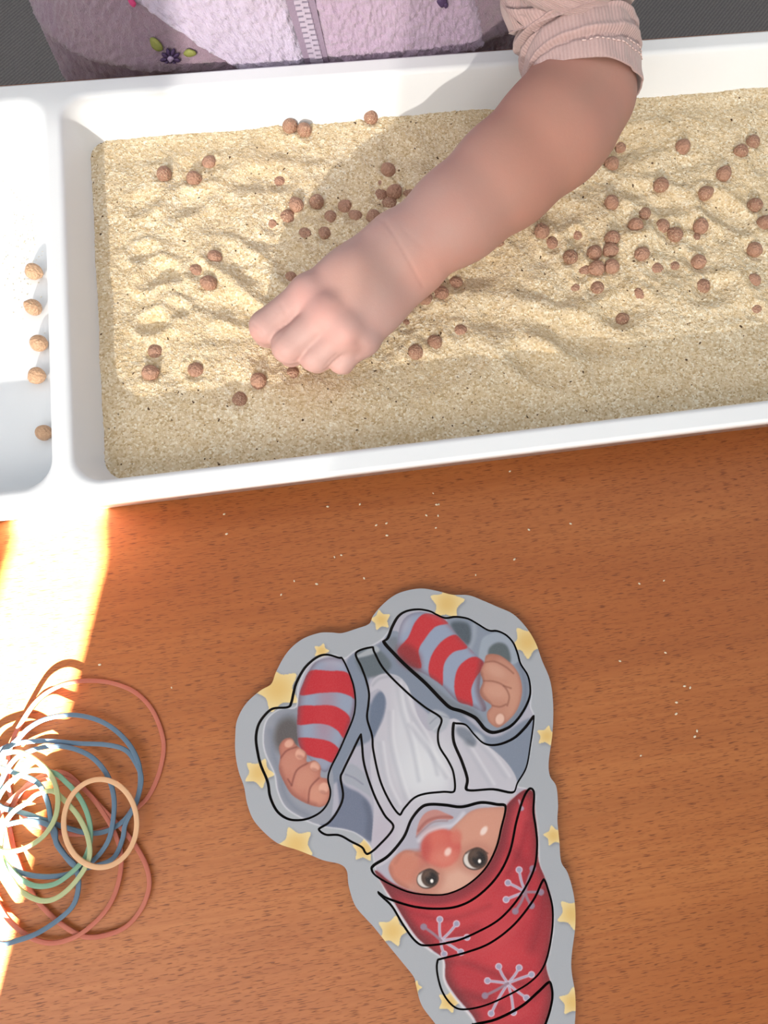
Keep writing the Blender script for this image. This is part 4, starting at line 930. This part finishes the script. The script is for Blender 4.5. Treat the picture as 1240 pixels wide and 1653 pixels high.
# forearm and upper arm
arm = [S(905,-60,.125,50), S(922,60,.092,58), S(935,148,.081,81), S(892,214,.078,88), S(815,284,.070,82), S(740,346,.063,73.5), S(662,404,.055,65)]
for a, b in zip(arm[:-1], arm[1:]): add(D, a, b, 0.010, 0.93)
el = S(960,168,.078,50); add(D, el, S(935,200,.076,60), 0.012)
# back of the hand
MCP = {'i': S(499,473,.0565,28), 'm': S(530,506,.058,28.5), 'r': S(559,531,.0555,27), 'p': S(587,548,.050,23)}
WR = {'i': S(634,386,.056,41), 'm': S(650,404,.057,43), 'r': S(664,420,.055,40), 'p': S(676,438,.051,37)}
for k_ in 'imrp': add(D, WR[k_], MCP[k_], 0.009, 0.9)
for a, b in (((515,489,.050,25), (486,509,.043,22)), ((545,520,.049,25), (515,545,.042,21)), ((573,541,.045,23), (546,564,.035,18))): add(D, S(*a), S(*b), 0.006)
for a, b in (((464,527,.0405,17), (449,543,.033,13)), ((497,560,.0395,15), (485,573,.031,12)), ((543,572,.033,13), (532,583,.027,10))): add(D, S(*a), S(*b), 0.003)
add(D, S(600,450,.044,52), S(545,500,.044,38), 0.012, 0.8)                      # palm
# fingers: separate from one another, blended only into the hand
PIP = {'i': S(430,528,.045,26.5), 'm': S(466,559,.045,27), 'r': S(508,574,.042,25), 'p': S(551,582,.036,20.5)}
DIP = {'i': S(430,540,.027,19.5), 'm': S(470,572,.027,19), 'r': S(512,583,.026,18), 'p': S(555,588,.024,15)}
TIP = {'i': S(438,548,.018,15), 'm': S(482,570,.0175,15), 'r': S(520,580,.0175,14), 'p': S(560,584,.0175,12)}
FG = np.full(D.shape, 0.05, np.float32)
for k_ in 'imrp':
    G = np.full(D.shape, 0.05, np.float32) if k_ == 'i' else G
    G[:] = 0.05
    for a, b in ((MCP[k_], PIP[k_]), (PIP[k_], DIP[k_]), (DIP[k_], TIP[k_])):
        add(G, a, b, 0.003)
    FG = smin(FG, G, 0.0009)
G[:] = 0.05                                                                      # thumb under the palm
for a, b in ((S(606,405,.043,30), S(530,462,.034,22)), (S(530,462,.034,22), S(490,508,.026,17)), (S(490,508,.026,17), S(470,530,.018,14))): add(G, a, b, 0.005)
D = smin(D, FG, 0.0042); D = smin(D, G, 0.006)
for a, b in ((MCP['i'], MCP['m']), (MCP['m'], MCP['r']), (MCP['r'], MCP['p'])): add(D, (a[0]-np.array([0, 0, .0012]), a[1]*0.97), (b[0]-np.array([0, 0, .0012]), b[1]*0.97), 0.006)
add(D, S(572,452,.0550,43), S(604,488,.0525,38), 0.012)
def surface_nets(F, org_, h_):
    s = F < 0; nx, ny, nz = F.shape; cnt = np.zeros((nx-1, ny-1, nz-1), np.int16); acc = np.zeros((nx-1, ny-1, nz-1, 3), np.float32)
    c8 = sum(s[i:nx-1+i, j:ny-1+j, k:nz-1+k].astype(np.int8) for i in (0, 1) for j in (0, 1) for k in (0, 1)); act = (c8 > 0) & (c8 < 8)
    I = np.argwhere(act); vs = np.zeros((len(I), 3)); ct = np.zeros(len(I))
    for i in (0, 1):
        for j in (0, 1):
            for ax in range(3):
                o0 = np.insert([i, j], ax, 0); o1 = np.insert([i, j], ax, 1); a = I+o0; b = I+o1
                fa, fb = F[a[:, 0], a[:, 1], a[:, 2]], F[b[:, 0], b[:, 1], b[:, 2]]; m = (fa < 0) != (fb < 0)
                t = np.where(m, fa/np.where(m, fa-fb, 1), 0); vs += m[:, None]*(o0+np.outer(t, o1-o0)); ct += m
    V = org_+(I+vs/ct[:, None])*h_; idx = np.full(act.shape, -1, np.int64); idx[act] = np.arange(len(I)); Qs = []
    for ax in range(3):
        u, v = (ax+1) % 3, (ax+2) % 3; a = [slice(None)]*3; b = [slice(None)]*3; a[ax] = slice(0, -1); b[ax] = slice(1, None)
        sa, sb = s[tuple(a)], s[tuple(b)]; E = np.argwhere(sa != sb); E = E[(E[:, u] > 0) & (E[:, v] > 0) & (E[:, u] < F.shape[u]-1) & (E[:, v] < F.shape[v]-1)]
        inn = sa[E[:, 0], E[:, 1], E[:, 2]]; q = []
        for du, dv_ in ((-1, -1), (0, -1), (0, 0), (-1, 0)):
            e = E.copy(); e[:, u] += du; e[:, v] += dv_; q.append(idx[e[:, 0], e[:, 1], e[:, 2]])
        q = np.stack(q, -1); q[~inn] = q[~inn][:, ::-1]; Qs.append(q)
    return V, np.vstack(Qs)
BVt, BQ = surface_nets(D, lo, h_g)
def laplace(V, Q, it, lam):
    e = np.vstack([Q[:, [0, 1]], Q[:, [1, 2]], Q[:, [2, 3]], Q[:, [3, 0]]])
    for _ in range(it):
        s_ = np.zeros_like(V); c_ = np.zeros(len(V))
        for a, b in ((0, 1), (1, 0)):
            for d_ in range(3): s_[:, d_] += np.bincount(e[:, a], V[e[:, b], d_], len(V))
            c_ += np.bincount(e[:, a], minlength=len(V))
        V = V+lam*(s_/np.maximum(c_, 1)[:, None]-V)
    return V
BVt = laplace(BVt, BQ, 4, 0.5)
def normals(V, Q):
    n = np.cross(V[Q[:, 2]]-V[Q[:, 0]], V[Q[:, 3]]-V[Q[:, 1]]); N = np.zeros_like(V)
    for c_ in range(4):
        for d_ in range(3): N[:, d_] += np.bincount(Q[:, c_], n[:, d_], len(V))
    return N/(np.linalg.norm(N, axis=1)[:, None]+1e-12)
NB = normals(BVt, BQ); PB = proj(BVt); up_ = NB[:, 2] > 0.05
def crease(pts, width, depth):
    global BVt
    p = catmull(pts, 8, False); d = np.full(len(PB), 1e9)
    for (ax2, ay), (bx, by) in zip(p[:-1], p[1:]):
        vx, vy = bx-ax2, by-ay; t = np.clip(((PB[:, 0]-ax2)*vx+(PB[:, 1]-ay)*vy)/(vx*vx+vy*vy+1e-9), 0, 1); d = np.minimum(d, np.hypot(PB[:, 0]-ax2-t*vx, PB[:, 1]-ay-t*vy))
    BVt = BVt-NB*(depth*np.exp(-(d/width)**2)*up_)[:, None]
crease([(622,356),(640,385),(660,420),(683,462)], 2.6, 0.00035); crease([(612,352),(632,372)], 2.5, 0.0002)
crease([(652,372),(684,398)], 4.0, 0.00012)
crease([(469,519),(455,537),(436,558)], 3.2, 0.0003); crease([(499,561),(488,574),(476,586)], 3.2, 0.0006); crease([(546,572),(534,582),(524,595)], 3.2, 0.0006)
crease([(580,556),(583,566),(577,574)], 8.0, 0.0011); crease([(408,522),(416,530),(420,540)], 2.5, 0.0004); crease([(404,530),(412,540),(415,548)], 2.5, 0.0004); crease([(455,492),(462,505)], 4, 0.0003)
crease([(448,572),(456,578)], 3, 0.0003)
BVt = laplace(BVt, BQ, 1, 0.5)
# skin colour: pinker, paler hand; tanned forearm; flushed knuckles
t = np.clip((PB[:, 0]-600)/260, 0, 1)[:, None]
cb_ = np.array([176, 145, 140.])*(1-t)+np.array([160, 120, 108.])*t
def flush(cx, cy, r, col, a):
    global cb_
    m = (a*np.exp(-(((PB[:, 0]-cx)**2+(PB[:, 1]-cy)**2)/(r*r))))[:, None]; cb_ = cb_*(1-m)+np.array(col, float)*m
for a in ((486,478,22,(200,152,146),.7),(520,522,24,(196,148,141),.6),(552,545,20,(196,146,140),.6),(520,490,36,(186,138,133),.5),(600,440,60,(168,138,128),.6),(560,460,40,(186,144,132),.5),(470,470,26,(178,146,142),.5),
          (408,545,18,(200,152,146),.7),(450,578,18,(198,154,148),.6),(495,592,16,(198,156,150),.6),(540,598,16,(198,156,150),.6),(580,562,16,(172,126,116),.35),(690,440,40,(204,148,132),.5),(860,240,90,(162,116,100),.4)): flush(*a)
me = np_mesh('body', BVt, BQ); color_attr(me, lin(cb_)); body = link('body', me, SKIN, person); body['label'] = 'bare forearm and closed hand of a child'

# ---- sleeve
xa, xb = P(84, 60, 0.05)[0], P(900, 60, 0.05)[0]
vcx, va = (xa+xb)/2, (xb-xa)/2; YF = TY1+0.004; vb = 0.105; vcy = YF+vb; NE = 2.6
path = [P(941,150,.081), P(935,102,.086), P(928,60,.090), P(920,15,.097), P(912,-30,.108), np.array([P(905,-60,.12)[0], P(905,-60,.12)[1]+0.015, 0.138]), np.array([vcx+va*0.74, vcy-0.035, 0.200]), np.array([vcx+va*0.60, vcy+0.03, 0.225])]
pr = [89, 92, 94, 98, 106, 104, 112, 112]
pc = catmull(np.array(path), 26, False); prr = np.interp(np.linspace(0, len(pr)-1, len(pc)), range(len(pr)), pr)
rad = np.array([r*dep_of(p)/F_PX for p, r in zip(pc, prr)])
tg = np.gradient(pc, axis=0); tg /= np.linalg.norm(tg, axis=1)[:, None]
side = np.cross(tg, np.array([0, 0, 1.0])); side /= np.linalg.norm(side, axis=1)[:, None]; upv = np.cross(side, tg)
nA = 260; ang = np.linspace(0, 2*math.pi, nA, endpoint=False); nL = len(pc); sarc = np.concatenate([[0], np.cumsum(np.linalg.norm(np.diff(pc, axis=0), axis=1))])
A_, L_ = np.meshgrid(ang, np.arange(nL), indexing='ij'); sv = sarc[L_]
rr = rad[L_]*(1+0.02*np.sin(3*A_+1)+0.015*np.sin(5*A_+sv*60))
def fold(pos, amp, w_, bul):                                 # a crease that wanders round the arm, with cloth rolled over it
    global rr
    f = (sv-pos)/w_; rr = rr-amp*np.exp(-f*f)*(0.65+0.35*np.sin(A_*2+pos*300))+bul*(0.55+0.45*np.sin(A_))*np.exp(-((f-1.9)/1.1)**2)
fold(0.0120+0.004*np.sin(A_+0.6)+0.0015*np.sin(3*A_), 0.0030, 0.0016, 0.0020)
fold(0.037+0.004*np.sin(A_+2.2)+0.002*np.sin(2*A_+1), 0.0065, 0.0022, 0.0032)
fold(0.054+0.005*np.sin(A_+1.0)+0.002*np.sin(3*A_), 0.0070, 0.0024, 0.0034)
fold(0.072+0.006*np.sin(A_+3.0), 0.008, 0.003, 0.0034)
fold(0.024+0.006*np.sin(A_-0.4), 0.0016, 0.0022, 0.0012)
rr = rr+0.0008*vnoise(A_*6, sv*160, 21)+0.0014*np.exp(-((sv-0.0)/0.0016)**2)*0
hemshift = (0.0015*np.sin(A_)-0.0050*np.cos(A_)+0.001*np.sin(A_*2+2.0))*np.clip(1-sv/0.02, 0, 1)
ctr = pc[L_]+tg[L_]*hemshift[..., None]
SVt = ctr+side[L_]*(rr*np.cos(A_))[..., None]+upv[L_]*(rr*np.sin(A_))[..., None]
inner_n = 10                                                   # turned-in hem for thickness
innr = np.stack([ctr[:, 0]+tg[L_][:, 0]*(0.0004*k_*k_)+side[L_][:, 0]*((rr[:, 0]-0.0009-0.0001*k_)*np.cos(A_[:, 0]))[:, None]+upv[L_][:, 0]*((rr[:, 0]-0.0009-0.0001*k_)*np.sin(A_[:, 0]))[:, None] for k_ in range(inner_n, -1, -1)], 1)
ALLS = np.concatenate([innr, SVt], 1); nv = ALLS.shape[1]
me = np_mesh('sleeve', ALLS.reshape(-1, 3), grid_faces(nA, nv, True))
rc = np.zeros((nA, nv, 3)); rc[..., 0] = (ang/(2*math.pi))[:, None]; rc[..., 1] = np.concatenate([np.zeros(inner_n+1), sarc])[None, :]; color_attr(me, rc.reshape(-1, 3))
sleeve = link('sleeve', me, KNIT, person); sleeve['label'] = 'pink ribbed sleeve rolled up above the elbow'
STITCH = mat_plain('pink_thread', L4(226, 200, 196), 0.7, 900.0, 0.1, 0.1)
V, Fc = [], []
for row, (soff, a0, a1, ns) in enumerate(((0.0105, 0.45, 1.95, 15), (0.0140, 0.25, 1.1, 8))):
    for k_ in range(ns):
        a = a0+(a1-a0)*k_/ns; w_ = (a1-a0)/ns*0.62; seg = []
        for q in (a, a+w_):
            ia = int(q/(2*math.pi)*nA) % nA; il = int(np.argmin(np.abs(sarc-soff))); seg.append((SVt[ia, il], side[il]*math.cos(q)+upv[il]*math.sin(q), tg[il]))
        n0 = len(V)
        for p, nrm, tt in seg:
            for da, db in ((-1, 0.2), (1, 0.2), (1, 1.3), (-1, 1.3)): V.append(p+tt*0.00032*da+nrm*0.00045*db)
        Fc += [(n0, n0+1, n0+5, n0+4), (n0+1, n0+2, n0+6, n0+5), (n0+2, n0+3, n0+7, n0+6), (n0+3, n0, n0+4, n0+7), (n0, n0+3, n0+2, n0+1), (n0+4, n0+5, n0+6, n0+7)]
so = mesh_obj('hem_stitches', V, Fc, STITCH, None); so.parent = sleeve; so.matrix_parent_inverse = sleeve.matrix_world.inverted()

# ---- vest: fleece shell round the torso
def flare(z): return 1+0.21*np.clip((0.07-z)/0.07, 0, 1)
OVER = TY1-fy1-0.001
def fwd(z):
    q = np.clip((z+0.004)/0.034, 0, 1); return OVER*q*q*(3-2*q)
def front_y(x, z, off=0.0):
    sh_ = 1-0.55*np.clip((z-0.17)/0.13, 0, 1)**2; q = np.clip(np.abs((x-vcx)/(va*flare(z)*sh_)), 0, 0.9999); lean = 0.10*np.maximum(z, 0)+0.02*np.sin(x*14+1)*0.2-fwd(z)
    return vcy-vb*sh_*(1-q**NE)**(1/NE)+lean-off
def hit(px, py, off=0.0):
    y = YF+0.01
    for _ in range(40):
        d = ROT @ _ray((px, py)); t = (y-CAM[1])/d[1]; p = CAM+d*t; y = 0.5*y+0.5*float(front_y(p[0], p[2], off))
    d = ROT @ _ray((px, py)); return CAM+d*((y-CAM[1])/d[1])
def nubs(u, v, seed, amp=0.0011): return amp*(vnoise(u*330, v*330, seed)+0.7*vnoise(u*620+5, v*560, seed+1)+0.5*vnoise(u*1200, v*1200, seed+2))
FL_L = mat_fleece('sunlit_lilac_fleece', L4(196, 188, 210), L4(180, 170, 196), L4(188, 172, 196))  # vest fleece with the sunlight on the flap put into its colour
FL_D = mat_fleece('shaded_lilac_fleece', L4(154, 134, 146), L4(136, 116, 130), L4(128, 106, 132))  # same vest fleece, the shade on its side put into the colour
FL_R = mat_fleece('half_shaded_lilac_fleece', L4(182, 164, 186), L4(164, 146, 170), L4(172, 150, 176))  # same vest fleece, milder shade beyond the zip put into the colour
vest = empty('vest', person.location); vest.parent = person; vest.matrix_parent_inverse = Matrix.Translation(person.location).inverted(); vest['label'] = 'lilac fleece vest with a zip and embroidered flowers'
nth, nz = 620, 190; th = np.linspace(0, 2*math.pi, nth, endpoint=False); zz = np.linspace(-0.29, 0.30, nz)
zz = np.sort(np.concatenate([np.linspace(-0.29, -0.06, 40), np.linspace(-0.058, 0.13, 120), np.linspace(0.135, 0.30, 30)])); nz = len(zz)
TH, ZZ = np.meshgrid(th, zz, indexing='ij'); ct, sn = np.cos(TH), np.sin(TH)
shr = 1-0.55*np.clip((ZZ-0.17)/0.13, 0, 1)**2
ex = lambda c_: np.sign(c_)*np.abs(c_)**(2/NE)
X = vcx+va*flare(ZZ)*shr*ex(ct); Y = vcy+vb*shr*ex(sn)+0.10*np.maximum(ZZ, 0)+0.02*np.sin(X*14+1)*0.2-fwd(ZZ)
nn = nubs(TH*0.16, ZZ, 31); X = X+nn*ct; Y = Y+nn*sn
vm = np_mesh('vest_body', np.stack([X, Y, ZZ], -1).reshape(-1, 3), grid_faces(nth, nz, True))
def vpart(name, me_, m, lab=None):
    o_ = link(name, me_, m); o_.parent = vest; o_.matrix_parent_inverse = Matrix.Translation(person.location).inverted()
    if lab: o_['label'] = lab
    return o_
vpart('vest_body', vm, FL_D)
def panel(name, left, right, m, off, seed, lab, n_u=230, n_v=230):
    """cloth laid over the torso between two lines given at the table edge and higher up (x at z), thick at its borders"""
    ts = np.linspace(0, 1, n_u); vs = np.concatenate([np.linspace(-0.07, 0.13, n_v-60), np.linspace(0.132, 0.292, 60)]); Tg, Zg = np.meshgrid(ts, vs, indexing='ij')
    lim = 0.80*va*(1-0.55*np.clip((Zg-0.17)/0.13, 0, 1)**2); xl_ = np.clip(left(Zg), vcx-lim, vcx+lim*0.9); xr_ = np.clip(right(Zg), vcx-lim*0.9, vcx+lim); Xg = xl_+(xr_-xl_)*Tg
    edge_ = np.minimum(Tg, 1-Tg)*np.abs(xr_-xl_); roll = np.sqrt(np.clip(edge_/0.006, 0, 1))
    Yg = front_y(Xg, Zg, 0.0)-off*roll-nubs(Xg, Zg, seed, 0.0013)*(0.3+0.7*roll)+0.002
    Xg = Xg+0.0014*vnoise(Zg*420, Tg*3, seed+7)*(edge_ < 0.004)
    return vpart(name, np_mesh(name, np.stack([Xg, Yg, Zg], -1).reshape(-1, 3), grid_faces(n_u, n_v)), m, lab)
def line_fn(a, b, off):
    p, q = hit(*a, off), hit(*b, off); s_ = (q[0]-p[0])/(q[2]-p[2]); return lambda z: p[0]+(z-p[2])*s_
L1 = line_fn((312,76), (206,0), 0.006); Zp = line_fn((497,96), (468,0), 0.006); Zr = line_fn((522,94), (500,0), 0.006); R1 = line_fn((782,84), (770,0), 0.006)
panel('front_panel', L1, lambda z: Zp(z)-0.001, FL_L, 0.007, 51, 'lilac fleece front panel, toned lighter for the sun')
panel('front_panel', lambda z: Zr(z)+0.001, R1, FL_R, 0.006, 61, 'lilac fleece front panel, toned greyer for the shade')
# zip
ZT = mat_plain('zip_tape', L4(142, 126, 148), 0.8, 900.0, 0.3, 0.2); ZK = mat_plain('zip_teeth', L4(178, 168, 188), 0.4, 600.0, 0.05, 0.1)
zl = np.linspace(-0.06, 0.28, 60); V = []
for z in zl:
    x0, x1 = Zp(z)-0.003, Zr(z)+0.003
    for x in np.linspace(x0, x1, 5): V.append((x, front_y(x, z, 0.0035), z))
zip_o = vpart('zipper', np_mesh('zipper', np.array(V), grid_faces(60, 5)), ZT, 'lilac zip with plastic teeth')
V, Fc = [], []; pitch = 0.0036
for k_, z in enumerate(np.arange(-0.05, 0.275, pitch)):
    xm = (Zp(z)+Zr(z))/2
    for sg in (-1, 1):
        zc = z+(pitch/2 if sg > 0 else 0)
        x0, x1 = (xm-0.0042, xm+0.0009) if sg < 0 else (xm-0.0009, xm+0.0042)
        yb = float(front_y(xm, zc, 0.0035)); v, f = box_geo(x0, x1, yb-0.0016, yb+0.0003, zc-pitch*0.36, zc+pitch*0.36); n0 = len(V); V += v; Fc += [tuple(i+n0 for i in q) for q in f]
teeth = mesh_obj('zipper_teeth', V, Fc, ZK, None, False); teeth.parent = zip_o
# shirt collar filling the neck of the vest
SHIRT = mat_plain('pink_jersey', L4(184, 156, 154), 0.9, 700.0, 0.3, 0.1); V = []; nr = 9
for k_ in range(nr):
    f_ = math.cos(k_/(nr-1)*math.pi/2*0.98)
    for a_ in np.linspace(0, 2*math.pi, 48, endpoint=False):
        V.append((vcx+va*0.46*f_*ex(math.cos(a_)), vcy+vb*0.46*f_*ex(math.sin(a_))+0.03-OVER, 0.285+0.03*math.sin(k_/(nr-1)*math.pi/2)))
vpart('shirt_collar', np_mesh('shirt_collar', np.array(V).reshape(nr, 48, 3).transpose(1, 0, 2).reshape(-1, 3), grid_faces(48, nr, True)), SHIRT, 'pink jersey shirt collar')
# embroidery
EMB = mat_plain('purple_thread', L4(72, 52, 92), 0.7, 900.0, 0.4, 0.25); EMC = mat_plain('lilac_thread', L4(168, 150, 182), 0.7, 900.0, 0.4, 0.2); EMG = mat_plain('olive_thread', L4(134, 138, 72), 0.7, 900.0, 0.4, 0.25); EMM = mat_plain('magenta_thread', L4(196, 60, 120), 0.7, 900.0, 0.4, 0.2)
def motif(name, pts_px, m, off, parent_=None):
    """small padded embroidered shape following the cloth: fan from its middle"""
    c2 = np.mean(pts_px, 0); ring = catmull(pts_px, 4); V = [hit(c2[0], c2[1], off+0.0012)]; n = len(ring)
    for f_, o_ in ((0.6, 0.001), (1.0, 0.0)):
        for x, y in ring: V.append(hit(c2[0]+(x-c2[0])*f_, c2[1]+(y-c2[1])*f_, off+o_))
    for x, y in ring: V.append(hit(x, y, off-0.003))
    Fc = [(0, 1+i, 1+(i+1) % n) for i in range(n)]
    for r_ in range(2): Fc += [(1+r_*n+i, 1+(r_+1)*n+i, 1+(r_+1)*n+(i+1) % n, 1+r_*n+(i+1) % n) for i in range(n)]
    o_ = mesh_obj(name, V, Fc, m); o_.parent = vest; o_.matrix_parent_inverse = Matrix.Translation(person.location).inverted(); return o_
for k_ in range(9):
    a = k_*2*math.pi/9+0.2; c_, s_ = math.cos(a), math.sin(a)
    motif('petal', [(275+c_*5-s_*1.2, 95+s_*5*.95+c_*1.2), (275+c_*12-s_*3.6, 95+s_*12+c_*3.6), (275+c_*17, 95+s_*18), (275+c_*12+s_*3.6, 95+s_*12-c_*3.6), (275+c_*5+s_*1.2, 95+s_*5-c_*1.2)], EMB, 0.0022)
motif('flower_centre', [(270,95),(275,90),(281,95),(275,101)], EMC, 0.003)
motif('embroidered_leaf', [(242,62),(250,61),(260,70),(263,80),(255,83),(245,76)], EMG, 0.0022)
motif('embroidered_leaf', [(296,86),(303,79),(314,82),(317,88),(308,92),(300,91)], EMG, 0.0022)
motif('petal', [(206,-4),(214,-2),(220,6),(216,12),(209,6)], EMM, 0.009); motif('petal', [(705,2),(714,-4),(722,0),(718,10),(712,12)], EMB, 0.0085); motif('petal', [(716,6),(722,4),(724,10),(719,14)], EMB, 0.0085)
